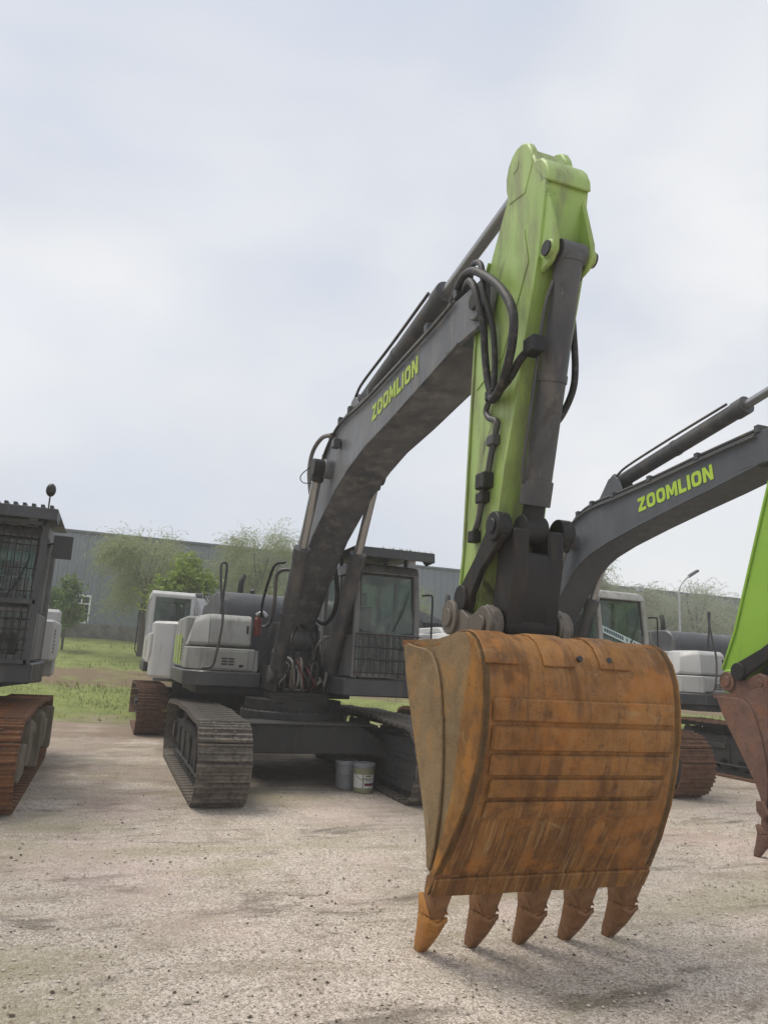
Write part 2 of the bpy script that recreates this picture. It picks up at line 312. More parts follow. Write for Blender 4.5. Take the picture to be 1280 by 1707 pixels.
# ------------------------------------------------------------------ ground
def gz(x, y):
    t = max(0.0, y-19.0)
    k = 1.0-min(max(x, 0), 40)/52
    return min(t, 27.5)*0.088*k*min(1.0, t/5.0) + 0.0
def build_ground():
    def axis(a, lo, hi):
        return sorted(set([lo]+a+[hi]))
    xs = axis([-60,-35,-20,-14]+[-10+0.5*i for i in range(61)]+[21+1.5*i for i in range(20)]+[55,70,100,160], -400, 400)
    ys = axis([-60,-20,-8]+[-2+0.4*i for i in range(60)]+[22.2+0.9*i for i in range(28)]+[50,60,90,160], -400, 600)
    vs = []; random.seed(3)
    for y in ys:
        for x in xs:
            z = gz(x, y)
            if 0 < y < 20 and -8 < x < 20: z += 0.005*math.sin(x*1.3+y*0.7)*math.sin(y*0.9-x*0.4)
            elif y >= 20 and y < 44.5: z += random.uniform(-0.05, 0.05)
            vs.append((x, y, z))
    nx = len(xs)
    fs = [(j*nx+i, j*nx+i+1, (j+1)*nx+i+1, (j+1)*nx+i) for j in range(len(ys)-1) for i in range(nx-1)]
    me = bpy.data.meshes.new('ground'); me.from_pydata(vs, [], fs); me.shade_smooth()
    n = NM('yard_gravel_and_turf')
    # gravel
    big = n.noise(0.55, 6, 0.6, coord='Object'); mid = n.noise(1.5, 8, 0.68, coord='Object', stretch=(0.55, 1.7, 1), dist=0.6); fine = n.noise(34, 5, 0.8); vf = n.noise(110, 3, 0.8)
    vo = n.n('ShaderNodeTexVoronoi'); vo.inputs['Scale'].default_value = 62; n.l(n.tc.outputs['Object'], vo.inputs[0])
    vo2 = n.n('ShaderNodeTexVoronoi'); vo2.inputs['Scale'].default_value = 27; n.l(n.tc.outputs['Object'], vo2.inputs[0])
    k = n.mix(n.ramp(vo.outputs['Color'], 0.25, 0.80), (0.44,0.355,0.28,1), (0.92,0.81,0.70,1))
    k = n.mix(n.math('MULTIPLY', n.ramp(vo2.outputs['Color'], 0.30, 0.72), 0.28), k, (0.80,0.69,0.59,1))
    k = n.mix(n.math('MULTIPLY', n.ramp(fine, 0.52, 0.38), 0.28), k, (0.32,0.265,0.205,1))
    k = n.mix(n.math('MULTIPLY', n.ramp(vf, 0.52, 0.62), 0.9), k, (0.90,0.85,0.78,1))
    k = n.mix(n.math('MULTIPLY', n.ramp(vf, 0.47, 0.36), 0.85), k, (0.15,0.115,0.085,1))
    k = n.mix(n.math('MULTIPLY', n.ramp(mid, 0.48, 0.68), 0.55), k, (0.31,0.25,0.175,1))
    k = n.mix(n.math('MULTIPLY', n.ramp(big, 0.52, 0.66), 0.42), k, (0.36,0.30,0.205,1))
    oil = n.noise(1.1, 7, 0.7, loc=(5, 3, 0), stretch=(0.6, 1.5, 1), dist=0.5)
    k = n.mix(n.math('MULTIPLY', n.ramp(oil, 0.54, 0.66), 0.70), k, (0.15,0.12,0.09,1))
    pk = n.noise(0.6, 3, 0.5, loc=(9, 2, 0))
    k = n.mix(n.math('MULTIPLY', n.ramp(pk, 0.50, 0.64), 0.30), k, (0.80,0.60,0.56,1))
    gn = n.noise(0.7, 5, 0.6, loc=(1, 7, 3), stretch=(0.6, 1.5, 1))
    k = n.mix(n.math('MULTIPLY', n.ramp(gn, 0.50, 0.66), 0.50), k, (0.40,0.36,0.21,1))
    sy0 = n.n('ShaderNodeSeparateXYZ'); n.l(n.tc.outputs['Object'], sy0.inputs[0])
    worn = n.math('MULTIPLY', n.ramp(sy0.outputs[1], 6.5, 12.0), n.ramp(n.noise(0.9, 6, 0.65, loc=(2, 2, 2)), 0.36, 0.56))
    k = n.mix(n.math('MULTIPLY', worn, 0.55), k, (0.26,0.20,0.145,1))
    tx, ty = sy0.outputs[0], sy0.outputs[1]
    wav = n.math('SINE', n.math('MULTIPLY', n.math('ADD', ty, n.math('MULTIPLY', n.noise(2.0, 3), 0.25)), 31.0))
    pr = n.ramp(wav, 0.1, 0.8)
    for x0_, x1_, y1_ in ((1.10, 1.66, 9.3), (3.78, 4.36, 9.3), (-0.2, 0.36, 30.0), (5.0, 5.6, 30.0)):
        band_ = n.math('MULTIPLY', n.ramp(tx, x0_-0.04, x0_+0.05), n.ramp(tx, x1_+0.04, x1_-0.05))
        msk = n.math('MULTIPLY', band_, n.ramp(n.noise(1.3, 5, 0.65, loc=(x0_*3, 4, 1)), 0.46, 0.64))
        k = n.mix(n.math('MULTIPLY', n.math('MULTIPLY', msk, n.math('ADD', n.math('MULTIPLY', pr, 0.6), 0.4)), 0.45), k, (0.25,0.195,0.14,1))
    # turf by distance
    sx = n.n('ShaderNodeSeparateXYZ'); n.l(n.tc.outputs['Object'], sx.inputs[0])
    edge = n.math('ADD', sx.outputs[1], n.math('MULTIPLY', n.noise(0.8, 5, 0.6), 5.0))
    edge = n.math('ADD', edge, n.math('MULTIPLY', fine, 1.2))
    far = n.ramp(edge, 18.8, 19.8)      # dusty earth belt
    turf = n.ramp(edge, 22.4, 24.2)
    soil = n.mix(n.ramp(fine, 0.3, 0.7), (0.15,0.095,0.06,1), (0.26,0.18,0.12,1))
    g = n.mix(n.ramp(n.noise(1.2, 6, 0.65), 0.3, 0.7), (0.15,0.195,0.04,1), (0.27,0.31,0.08,1))
    g = n.mix(n.ramp(fine, 0.42, 0.7), g, (0.24,0.27,0.09,1))
    bare = n.math('MULTIPLY', n.ramp(edge, 28.2, 29.6), n.ramp(edge, 34.4, 32.6))
    bare = n.math('MULTIPLY', bare, n.ramp(n.noise(0.5, 4, 0.6, loc=(3, 8, 0)), 0.32, 0.46))
    g = n.mix(n.math('MULTIPLY', bare, 0.9), g, soil)
    far_c = n.mix(turf, n.mix(0.5, soil, k), g)
    n.base(n.mix(far, k, far_c)); n.rough(0.95)
    h = n.math('ADD', n.math('MULTIPLY', fine, 0.8), n.math('MULTIPLY', vo.outputs['Distance'], -0.6)); h = n.math('ADD', h, n.math('MULTIPLY', mid, 1.6))
    n.bump(h, 0.8, 0.03)
    return struct(link('ground', me, n.m))
build_ground()

# loose gravel in the foreground: real stones, one joined mass
def scatter_gravel():
    rnd = random.Random(11); vs = []; fs = []
    ico = [(0,0,1),(0.9,0,0.2),(0.2,0.9,0.15),(-0.8,0.45,0.2),(-0.75,-0.5,0.15),(0.25,-0.9,0.2),(0,0,-0.5)]
    icf = [(0,1,2),(0,2,3),(0,3,4),(0,4,5),(0,5,1),(6,2,1),(6,3,2),(6,4,3),(6,5,4),(6,1,5)]
    for i in range(22000):
        y = 2.3+9.5*rnd.random()**1.9; x = (-0.35+1.45*rnd.random())*(y+1)
        s = rnd.choice((0.0035,0.004,0.005,0.0055,0.007,0.010))*rnd.uniform(0.8, 1.4)
        if i % 45 == 0: s = rnd.uniform(0.010, 0.020)
        a = rnd.random()*6.28; c, d = math.cos(a), math.sin(a); o = len(vs); sz = rnd.uniform(0.5, 0.9); ex = rnd.uniform(0.8, 1.5)
        for p in ico:
            px, py = p[0]*s*ex, p[1]*s
            vs.append((x+px*c-py*d, y+px*d+py*c, 0.004+p[2]*s*sz))
        fs += [tuple(q+o for q in t) for t in icf]
    me = bpy.data.meshes.new('gravel'); me.from_pydata(vs, [], fs)
    n = NM('loose_stones'); oi = n.n('ShaderNodeNewGeometry')
    r = oi.outputs['Random Per Island']
    k = n.mix(n.ramp(r, 0.0, 0.75), (0.28,0.235,0.185,1), (0.62,0.56,0.48,1)); k = n.mix(n.ramp(r, 0.90, 0.93), k, (0.09,0.07,0.055,1))
    n.base(k); n.rough(0.9)
    struct(link('gravel', me, n.m), 'stuff', 'pale loose gravel scattered over the yard')
scatter_gravel()

def scatter_grass():
    rnd = random.Random(5); vs = []; fs = []
    for i in range(46000):
        y = 20.2+23.8*rnd.random()**1.35; x = rnd.uniform(-0.14, 1.02)*y
        if y < 21.5 and rnd.random() < 0.6: continue
        nb = math.sin(x*0.9+1)+math.sin(y*0.8+x*0.35)
        if 25.6 < y+1.0*math.sin(x*0.7) < 29.6 and rnd.random() < 0.86: continue
        z = gz(x, y)-0.04; h = rnd.uniform(0.05, 0.12)*(1.6 if nb > 1.2 else 1.0); a = rnd.random()*6.28; wd = rnd.uniform(0.010, 0.022); lean = rnd.uniform(-0.08, 0.08)
        o = len(vs); c, d = math.cos(a)*wd, math.sin(a)*wd
        vs += [(x-c, y-d, z), (x+c, y+d, z), (x+lean, y+lean*0.6, z+h)]; fs.append((o, o+1, o+2))
    me = bpy.data.meshes.new('grass'); me.from_pydata(vs, [], fs)
    n = NM('grass_blades'); r = n.n('ShaderNodeNewGeometry').outputs['Random Per Island']
    n.base(n.mix(r, (0.16,0.20,0.04,1), (0.36,0.38,0.14,1))); n.rough(0.8)
    struct(link('grass', me, n.m), 'stuff', 'rough green grass on the bank before the factory')
scatter_grass()

# ------------------------------------------------------------------ factory building
def factory():
    t = thing('factory_building', 'long blue-grey ribbed metal factory hall on a stone base behind the machines', 'building', (0, 45, 1.0))
    X0, X1, ZT, ZS = -16.0, 75.0, 7.15, 2.08
    ops = [(-2.6, -1.2, 2.1, 3.62)]       # window opening
    dx0, dx1, dz1 = 6.2, 15.5, 4.6         # dark bay
    def clad(b):
        step = 0.46; x = X0; prof = []
        while x < X1:
            prof += [(x, 0.0), (x+0.28, 0.0), (x+0.31, -0.05), (x+0.43, -0.05)]; x += step
        prof.append((X1, 0.0))
        for (x, y), (x2, y2) in zip(prof[:-1], prof[1:]):
            z0, z1 = ZS, ZT; segs = [(ZS, ZT)]
            xm = (x+x2)/2
            if ops[0][0] < xm < ops[0][1]: segs = [(ZS, ops[0][2]), (ops[0][3], ZT)]
            if dx0 < xm < dx1: segs = [(dz1, ZT)]
            for a, c in segs: b.add([(x, y, a), (x2, y2, a), (x2, y2, c), (x, y, c)], [(0, 1, 2, 3)])
    n = NM('blue_grey_cladding')
    k = n.mix(n.ramp(n.noise(0.25, 4), 0.3, 0.7), (0.160,0.182,0.214,1), (0.188,0.210,0.242,1))
    k = n.mix(n.math('MULTIPLY', n.ramp(n.noise(1.5, 6, 0.6, stretch=(2, 1, 0.1)), 0.5, 0.7), 0.35), k, (0.10,0.115,0.135,1))
    n.base(k); n.rough(0.5)
    b = MB(); clad(b); me = bpy.data.meshes.new('cladding'); me.from_pydata(b.v, [], b.f)
    link('cladding', me, n.m, t)
    part('core_wall', None, lambda b: (b.box(X0, X1, 0.6, 14, -3, ZT-0.1), b.box(X0, ops[0][0]-0.02, 0.02, 0.58, ZS, ZT-0.1), b.box(ops[0][1]+0.02, dx0, 0.02, 0.58, ZS, ZT-0.1), b.box(dx1, X1, 0.02, 0.58, ZS, ZT-0.1)), n.m, t)
    n2 = NM('parapet_trim'); n2.base((0.10,0.115,0.135,1)); n2.rough(0.5)
    part('roof_trim', None, lambda b: b.box(X0-0.1, X1+0.1, -0.16, 14.2, ZT-0.05, ZT+0.10), n2.m, t, bevel=0.02)
    n3 = NM('rubble_stone')
    vor = n3.n('ShaderNodeTexVoronoi'); vor.feature = 'DISTANCE_TO_EDGE'; vor.inputs['Scale'].default_value = 3.4
    vc = n3.n('ShaderNodeTexVoronoi'); vc.inputs['Scale'].default_value = 3.4
    n3.l(n3.tc.outputs['Object'], vor.inputs[0]); n3.l(n3.tc.outputs['Object'], vc.inputs[0])
    cc = n3.mix(n3.ramp(vc.outputs['Color'], 0.1, 0.9), (0.085,0.08,0.072,1), (0.19,0.178,0.158,1))
    cc = n3.mix(n3.math('MULTIPLY', n3.ramp(vor.outputs['Distance'], 0.06, 0.0), 0.5), cc, (0.19,0.18,0.165,1)); cc = n3.mix(n3.math('MULTIPLY', n3.ramp(n3.noise(4, 6, 0.7), 0.4, 0.65), 0.7), cc, (0.10,0.10,0.085,1))
    n3.base(cc); n3.rough(0.9); n3.bump(vor.outputs['Distance'], 0.5, 0.08)
    part('stone_base', None, lambda b: b.box(X0-0.05, dx0, -0.14, 0.55, -3, ZS-0.004), n3.m, t, bevel=0.03)
    part('stone_base', None, lambda b: b.box(dx1, X1+0.05, -0.14, 0.55, -3, ZS-0.004), n3.m, t, bevel=0.03)
    # canopy over the loading bay
    n4 = NM('dark_bay_door'); n4.base((0.05,0.06,0.07,1)); n4.rough(0.6)  # one even dark tone for the whole bay door
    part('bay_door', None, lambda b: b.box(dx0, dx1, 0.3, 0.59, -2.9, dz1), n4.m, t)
    part('canopy', None, lambda b: b.prism([(0.0, dz1+0.12), (-1.7, dz1-0.06), (-1.7, dz1-0.26), (0.0, dz1-0.08)], dx0-0.3, dx1+0.3), n2.m, t)
    # white window
    n5 = NM('white_window_paint'); n5.base((0.72,0.73,0.73,1)); n5.rough(0.4)
    wf = MB(); a, c, z0, z1 = ops[0]; y0, y1 = -0.10, 0.06; q = 0.085
    wf.box(a, c, y0, y1, z0-0.03, z0+q); wf.box(a, c, y0, y1, z1-q, z1+0.02); wf.box(a, a+q, y0, y1, z0+q, z1-q); wf.box(c-q, c, y0, y1, z0+q, z1-q)
    wf.box(a+q, c-q, y0+0.01, y1, z0+1.02, z0+1.09); xm = c-0.52; wf.box(xm, xm+0.07, y0+0.006, y1, z0+q, z1-q)
    wo = link('window', wf.mesh('window', 0.008), n5.m, t)
    n6 = NM('dark_window_glass'); n6.base((0.02,0.025,0.03,1)); n6.rough(0.08)
    for xa, xb in ((a+q, xm), (xm+0.07, c-q)):
        for za, zb in ((z0+q, z0+1.02), (z0+1.09, z1-q)):
            part('pane', None, lambda b: b.box(xa, xb, 0.0, 0.02, za, zb), n6.m, wo)
    return t
factory()

# ------------------------------------------------------------------ trees
def leafmat(name, a, b, c):
    n = NM(name); r = n.n('ShaderNodeNewGeometry').outputs['Random Per Island']
    k = n.mix(r, a, b); k = n.mix(n.math('MULTIPLY', n.ramp(n.noise(1.1, 3), 0.45, 0.65), 0.6), k, c)
    n.base(k); n.rough(0.65)
    tr = n.n('ShaderNodeBsdfTranslucent'); n.l(k, tr.inputs[0]); mx = n.n('ShaderNodeMixShader'); mx.inputs[0].default_value = 0.35
    n.l(n.p.outputs[0], mx.inputs[1]); n.l(tr.outputs[0], mx.inputs[2]); n.l(mx.outputs[0], n.o.inputs[0])
    return n.m
LEAF = {'willow': leafmat('willow_leaf', (0.22,0.26,0.115,1), (0.36,0.40,0.20,1), (0.27,0.31,0.14,1)),
        'green': leafmat('broad_leaf', (0.075,0.145,0.035,1), (0.15,0.25,0.065,1), (0.19,0.21,0.06,1)),
        'yellow': leafmat('young_leaf', (0.17,0.24,0.035,1), (0.28,0.36,0.07,1), (0.13,0.2,0.035,1)),
        'dark': leafmat('dark_leaf', (0.035,0.06,0.028,1), (0.065,0.10,0.045,1), (0.05,0.075,0.035,1)),
        'pale': leafmat('pale_leaf', (0.28,0.31,0.20,1), (0.42,0.44,0.33,1), (0.22,0.255,0.13,1))}
n = NM('bark'); n.base(n.mix(n.noise(6,6,0.7,stretch=(1,1,0.2)), (0.05,0.042,0.034,1), (0.12,0.10,0.08,1))); n.rough(0.9); n.bump(n.noise(14,5,0.7,stretch=(1,1,0.2)),0.5,0.03); M['bark'] = n.m
def tree(name, label, pos, H, crown_z, rx, rz_, leaf, kind, strands, seed, group=None, trunk=0.13, cat='tree', leafsize=1.0):
    rnd = random.Random(seed); t = thing(name, label, cat, pos, rnd.random()*6, group)
    cz = crown_z+rz_*0.0
    tb = MB(); tb.tube([(0,0,-0.4),(0.03,0.02,crown_z*0.3),(-0.05,0.03,crown_z*0.62),(0.04,-0.04,crown_z)], trunk, 8, 3)
    tips = []
    for i in range(9):
        a = i*0.7+rnd.uniform(-.3, .3)*1.0+i*1.7; el = rnd.uniform(0.35, 1.2); ln = rnd.uniform(0.55, 0.95)
        p0 = Vector((0, 0, crown_z*rnd.uniform(0.5, 0.85))); d = Vector((math.cos(a)*math.cos(el)*rx, math.sin(a)*math.cos(el)*rx, math.sin(el)*rz_*1.1))*ln
        p2 = Vector((0, 0, crown_z))+d*0.9; pm = p0.lerp(p2, 0.5)+Vector((rnd.uniform(-.1, .1), rnd.uniform(-.1, .1), 0.12))
        tb.tube([p0, pm, p2], trunk*0.2, 5, 3); tips.append(p2)
    link('trunk', tb.mesh('trunk'), M['bark'], t)
    vs = []; fs = []
    def leafq(p, dr, ln, wd):
        s = dr.cross(Vector((rnd.uniform(-1, 1), rnd.uniform(-1, 1), rnd.uniform(-1, 1))))
        if s.length < 1e-3: return
        s = s.normalized()*wd; o = len(vs); m = p+dr*ln*0.5
        vs.extend([tuple(p), tuple(m+s), tuple(p+dr*ln), tuple(m-s)]); fs.append((o, o+1, o+2, o+3))
    clumps = []
    for i in range(20):
        v = Vector((rnd.gauss(0, 1), rnd.gauss(0, 1), rnd.gauss(0, 1))).normalized(); q = rnd.uniform(0.3, 1.12)
        clumps.append(Vector((v.x*rx*q, v.y*rx*q, v.z*rz_*q)))
    for i in range(strands):
        c = rnd.choice(clumps); p = c+Vector((rnd.gauss(0, rx*0.17), rnd.gauss(0, rx*0.17), rnd.gauss(0, rz_*0.16)))
        p = p+Vector((0, 0, crown_z+rz_*0.25)); out_ = Vector((p.x, p.y, 0)).normalized() if p.xy.length > 0.01 else Vector((1, 0, 0))
        if kind == 'willow':
            d = (out_*rnd.uniform(0.1, 0.7)+Vector((rnd.uniform(-.3, .3), rnd.uniform(-.3, .3), rnd.uniform(0.1, 0.9)))).normalized()
            for j in range(rnd.randint(7, 12)):
                leafq(p+Vector((rnd.uniform(-.05, .05), rnd.uniform(-.05, .05), 0)), (d+Vector((rnd.uniform(-.4, .4), rnd.uniform(-.4, .4), rnd.uniform(-.5, .1)))).normalized(), rnd.uniform(0.10, 0.20)*leafsize, 0.014*leafsize)
                p = p+d*0.11; d = (d+Vector((0, 0, -0.22))).normalized()
        else:
            for j in range(7):
                d = Vector((rnd.uniform(-1, 1), rnd.uniform(-1, 1), rnd.uniform(-0.7, 0.7))).normalized()
                leafq(p+Vector((rnd.gauss(0, .10), rnd.gauss(0, .10), rnd.gauss(0, .08)))*leafsize, d, rnd.uniform(0.13, 0.22)*leafsize, 0.055*leafsize)
    me = bpy.data.meshes.new('crown'); me.from_pydata(vs, [], fs)
    link('crown', me, LEAF[leaf], t)
    return t
def gp(x, y): return (x, y, gz(x, y))
tree('willow_tree', 'feathery grey-green willow with a dark leaning trunk, left of the white cab', gp(1.35, 36), 6, 3.6, 1.95, 1.95, 'willow', 'willow', 3600, 1, 'willows before the factory')
tree('willow_tree', 'feathery grey-green willow close behind the boom of the middle excavator', gp(6.6, 37), 6, 3.6, 1.75, 2.3, 'willow', 'willow', 3800, 2, 'willows before the factory')
tree('broadleaf_tree', 'small fresh green tree in front of the white factory window', gp(-1.95, 37), 4, 1.75, 0.85, 0.95, 'green', 'leaf', 520, 3, None, 0.06)
tree('broadleaf_bush', 'bright yellow-green bush rising behind the white cab', gp(2.35, 27), 3, 3.0, 1.15, 0.95, 'yellow', 'leaf', 900, 4, None, 0.05, 'bush')
tree('broadleaf_bush', 'dark green bush beneath the willow behind the boom', gp(4.9, 36), 3, 1.9, 1.1, 0.95, 'dark', 'leaf', 520, 5, None, 0.06, 'bush')
tree('willow_tree', 'pale thin willow just right of the middle excavator cab', gp(13.2, 36), 6, 2.9, 1.4, 1.7, 'willow', 'willow', 1100, 6, 'willows before the factory')
tree('broadleaf_bush', 'small yellow-green bush right of the middle excavator cab', gp(13.2, 33), 3, 1.5, 0.9, 0.6, 'yellow', 'leaf', 260, 16, None, 0.05, 'bush')
for i, (x, y, cz, r, rz_, lf, lb) in enumerate((
    (26.8, 39, 4.2, 2.0, 2.6, 'pale', 'pale airy tree left of the street lamp, before the factory'),
    (31.0, 40, 3.9, 1.9, 2.2, 'pale', 'pale airy tree directly left of the street lamp pole'),
    (37.6, 41, 4.6, 2.6, 2.9, 'pale', 'wide pale airy tree directly right of the street lamp'),
    (42.5, 42, 3.9, 2.3, 2.2, 'pale', 'low pale airy tree right of the street lamp, beside the lime arm'))):
    tree('willow_tree', lb, gp(x, y), 6, cz, r, rz_, lf, 'willow', 3600, 20+i, 'trees by the street lamp', leafsize=1.25)
for i, (x, y, cz, r, rz_, lb) in enumerate((
    (28.0, 34, 1.5, 1.8, 1.0, 'yellow-green bush left of the street lamp pole'),
    (34.6, 36, 1.7, 2.1, 1.1, 'yellow-green bush right of the street lamp pole above the dark hood'),
    (38.8, 36, 1.3, 2.0, 0.9, 'low yellow-green bush nearest the lime arm'))):
    tree('broadleaf_bush', lb, gp(x, y), 3, cz, r, rz_, 'yellow', 'leaf', 620, 30+i, 'bushes by the street lamp', 0.05, 'bush', 1.2)

# street lamp
def street_lamp():
    t = thing('street_lamp', 'tall slim grey street lamp with one angled lamp head', 'street lamp', gp(32.6, 37))
    n = NM('galvanised_pole'); n.base((0.40,0.41,0.42,1)); n.rough(0.4); n.p.inputs['Metallic'].default_value = 0.4
    z = gz(32.6, 37); H = 7.0-z
    part('pole', None, lambda b: b.cyl((0,0,-0.3), (0,0,H), 0.10, 0.065, 12), n.m, t)
    part('lamp_arm', None, lambda b: b.tube([(0,0,H-0.02),(0.1,0,H+0.4),(0.45,0,H+0.85),(1.0,0,H+1.25)], 0.05, 8, 4), n.m, t)
    part('lamp_head', None, lambda b: b.prism([(0.75,H+1.02),(1.55,H+1.5),(1.5,H+1.62),(0.85,H+1.25)], -0.14, 0.14, axis=1), 'black', t, bevel=0.02)
street_lamp()

# ------------------------------------------------------------------ excavators
# local frame: x to the image right, y away from the camera (the boom points to -y), z up, origin on the ground under the slew ring
GAUGE, SHOE = 2.65, 0.62
def track_path():
    zc, rr, yi = 0.475, 0.445, 2.03; pts = []
    def crown(t): return 0.055*math.sin(math.pi*t)-0.015*abs(math.sin(3*math.pi*t))
    N = 60
    for i in range(N): pts.append((yi-2*yi*i/N, 0.03))
    for i in range(30):
        a = -math.pi/2-math.pi*i/30; pts.append((-yi+rr*math.cos(a), zc+rr*math.sin(a)))
    for i in range(N): pts.append((-yi+2*yi*i/N, zc+rr+crown(i/N)))
    for i in range(30):
        a = math.pi/2-math.pi*i/30; pts.append((yi+rr*math.cos(a), zc+rr*math.sin(a)))
    return pts
def resample(pts, n):
    P = [Vector(p) for p in pts]; L_ = [0]
    for i in range(len(P)): L_.append(L_[-1]+(P[(i+1) % len(P)]-P[i]).length)
    out_ = []; k = 0
    for j in range(n):
        d = L_[-1]*j/n
        while L_[k+1] < d: k += 1
        t = (d-L_[k])/(L_[k+1]-L_[k]); a, b = P[k], P[(k+1) % len(P)]
        out_.append((a.lerp(b, t), (b-a).normalized()))
    return out_
def shoe_mesh(b):
    w = 0.103
    prof = [(-w,0.0),(-w,0.016),(-w+0.012,0.040),(-w+0.026,0.040),(-w+0.036,0.014),(-0.022,0.014),(-0.010,0.036),(0.010,0.036),(0.022,0.014),(w-0.040,0.014),(w-0.028,0.042),(w-0.012,0.042),(w-0.002,0.012),(w+0.006,-0.006),(w-0.01,-0.012)]
    b.prism(prof, -SHOE/2, SHOE/2)
    for sx in (-0.11, 0.11):
        for sy in (-0.048, 0.052): b.box(sx-0.016, sx+0.016, sy-0.014, sy+0.014, 0.010, 0.028)
def chain_mesh(b):
    pts = track_path(); k = len(pts); c = Vector((0, 0.475))
    inner = []
    for i, (y, z) in enumerate(pts):
        a = Vector(pts[(i+1) % k])-Vector(pts[i-1]); nrm = Vector((a.y, -a.x)).normalized()
        if (Vector((y, z))-c).dot(nrm) > 0: nrm = -nrm
        q = Vector((y, z))+nrm*0.10; inner.append((q.x, q.y))
    for x0, x1 in ((-0.13, -0.06), (0.06, 0.13)):
        vs = [(x0, *p) for p in pts]+[(x1, *p) for p in pts]+[(x0, *p) for p in inner]+[(x1, *p) for p in inner]
        fs = []
        for i in range(k):
            j = (i+1) % k
            fs += [(i, j, 2*k+j, 2*k+i), (k+i, 3*k+i, 3*k+j, k+j), (2*k+i, 2*k+j, 3*k+j, 3*k+i)]
        b.add(vs, fs)
def sprocket(b):
    n = 20; prof = []
    for i in range(n*2):
        a = math.pi*i/n; r = 0.335 if i % 2 else 0.295
        prof.append((r*math.cos(a), r*math.sin(a)))
    b.prism(prof, -0.045, 0.045); b.cyl((-0.13,0,0), (0.13,0,0), 0.21, None, 20); b.cyl((-0.20,0,0), (0.20,0,0), 0.15, None, 18)
    for i in range(12):
        a = math.pi*i/6; b.cyl((-0.145, 0.18*math.cos(a), 0.18*math.sin(a)), (0.145, 0.18*math.cos(a), 0.18*math.sin(a)), 0.017, None, 6)
def track(root, side, shoe_mat, frame_mat, phase):
    x = side*GAUGE/2
    def frame(b):
        b.prism([(-1.62,0.22),(1.55,0.22),(1.62,0.30),(1.62,0.66),(1.2,0.74),(-1.1,0.74),(-1.62,0.62)], -0.15, 0.15)
        b.prism([(-2.12,0.36),(-1.6,0.30),(-1.6,0.62),(-2.12,0.58)], -0.17, -0.11); b.prism([(-2.12,0.36),(-1.6,0.30),(-1.6,0.62),(-2.12,0.58)], 0.11, 0.17)
        b.prism([(1.55,0.28),(2.2,0.30),(2.3,0.48),(2.2,0.66),(1.55,0.68)], 0.10*side-0.05, 0.10*side+0.05)
        for yy in (-1.15, -0.35, 0.45, 1.2): b.box(-0.175, 0.175, yy-0.02, yy+0.02, 0.16, 0.60)
        b.box(-0.19, 0.19, -1.5, 1.5, 0.205, 0.235)
        b.box(side*0.12-0.06, side*0.12+0.10*side+0.06, -0.28, 0.22, 0.50, 0.60)
    mw = Matrix.Translation((x, 0, 0))
    fr = part('track_frame', ('tf', side), frame, frame_mat, root, mw, 0.012)
    gx = -side*0.165
    def guard_(b):
        b.prism([(-2.34,.36),(-2.22,.20),(-2.0,.13),(1.6,.13),(1.6,.70),(-1.4,.76),(-2.05,.82),(-2.28,.70),(-2.36,.52)], gx-0.012, gx+0.012)
        for yy in (-1.95, -1.55): b.box(gx-0.03 if side > 0 else gx+0.012, gx-0.012 if side > 0 else gx+0.03, yy-0.16, yy+0.16, 0.30, 0.36)
        b.box(gx-0.04 if side > 0 else gx+0.012, gx-0.012 if side > 0 else gx+0.04, -2.2, -1.3, 0.52, 0.56)
    part('inner_guard', ('ig', side), guard_, 'under_grey' if frame_mat == 'under' else frame_mat, fr, None, 0.005)
    part('track_chain', 'chain', chain_mesh, 'under', fr)
    part('sprocket', 'sprk', sprocket, frame_mat, fr, Matrix.Translation((0, 2.03, 0.475)))
    def idl(b):
        b.cyl((-0.06,0,0), (0.06,0,0), 0.325, None, 28); b.cyl((-0.10,0,0), (0.10,0,0), 0.28, None, 24); b.cyl((-0.17,0,0), (0.17,0,0), 0.10, None, 16)
    part('idler_wheel', 'idler', idl, frame_mat, fr, Matrix.Translation((0, -2.03, 0.475)), 0.01)
    def rol(b): b.cyl((-0.14,0,0), (0.14,0,0), 0.085, None, 14); b.cyl((-0.15,0,0), (-0.11,0,0), 0.105, None, 14); b.cyl((0.11,0,0), (0.15,0,0), 0.105, None, 14)
    for i in range(8): part('roller', 'roller', rol, frame_mat, fr, Matrix.Translation((0, -1.5+i*0.43, 0.225)))
    for yy in (-0.75, 0.75): part('carrier_roller', 'roller', rol, frame_mat, fr, Matrix.Translation((0, yy, 0.76)))
    for i, (p, d) in enumerate(resample(track_path(), 51)):
        nrm = Vector((d.y, -d.x))
        if nrm.dot(p-Vector((0, 0.475))) < 0 and abs(p.x) > 1.9: nrm = -nrm
        if abs(p.x) <= 1.9: nrm = Vector((0, -1)) if p.y < 0.475 else Vector((-d.y, d.x)) if Vector((-d.y, d.x)).y > 0 else Vector((d.y, -d.x))
        t = Vector((0, d.x, d.y)); nn = Vector((0, nrm.x, nrm.y)); xx = t.cross(nn)
        m = Matrix(((xx.x, t.x, nn.x, 0), (xx.y, t.y, nn.y, p.x), (xx.z, t.z, nn.z, p.y), (0, 0, 0, 1)))
        part('track_shoe', 'shoe', shoe_mesh, shoe_mat, fr, m)
    return fr

def simil(p0, q0, p1, q1):
    a, b = Vector(p1)-Vector(p0), Vector(q1)-Vector(q0); s = b.length/a.length
    ang = math.atan2(b.y, b.x)-math.atan2(a.y, a.x)
    return Matrix.Translation((0, *q0)) @ Matrix.Rotation(ang, 4, 'X') @ Matrix.Scale(s, 4) @ Matrix.Translation((0, -p0[0], -p0[1]))
def tp(m, p):
    v = m @ Vector((0, p[0], p[1])); return (v.y, v.z)
I4 = Matrix.Identity(4)

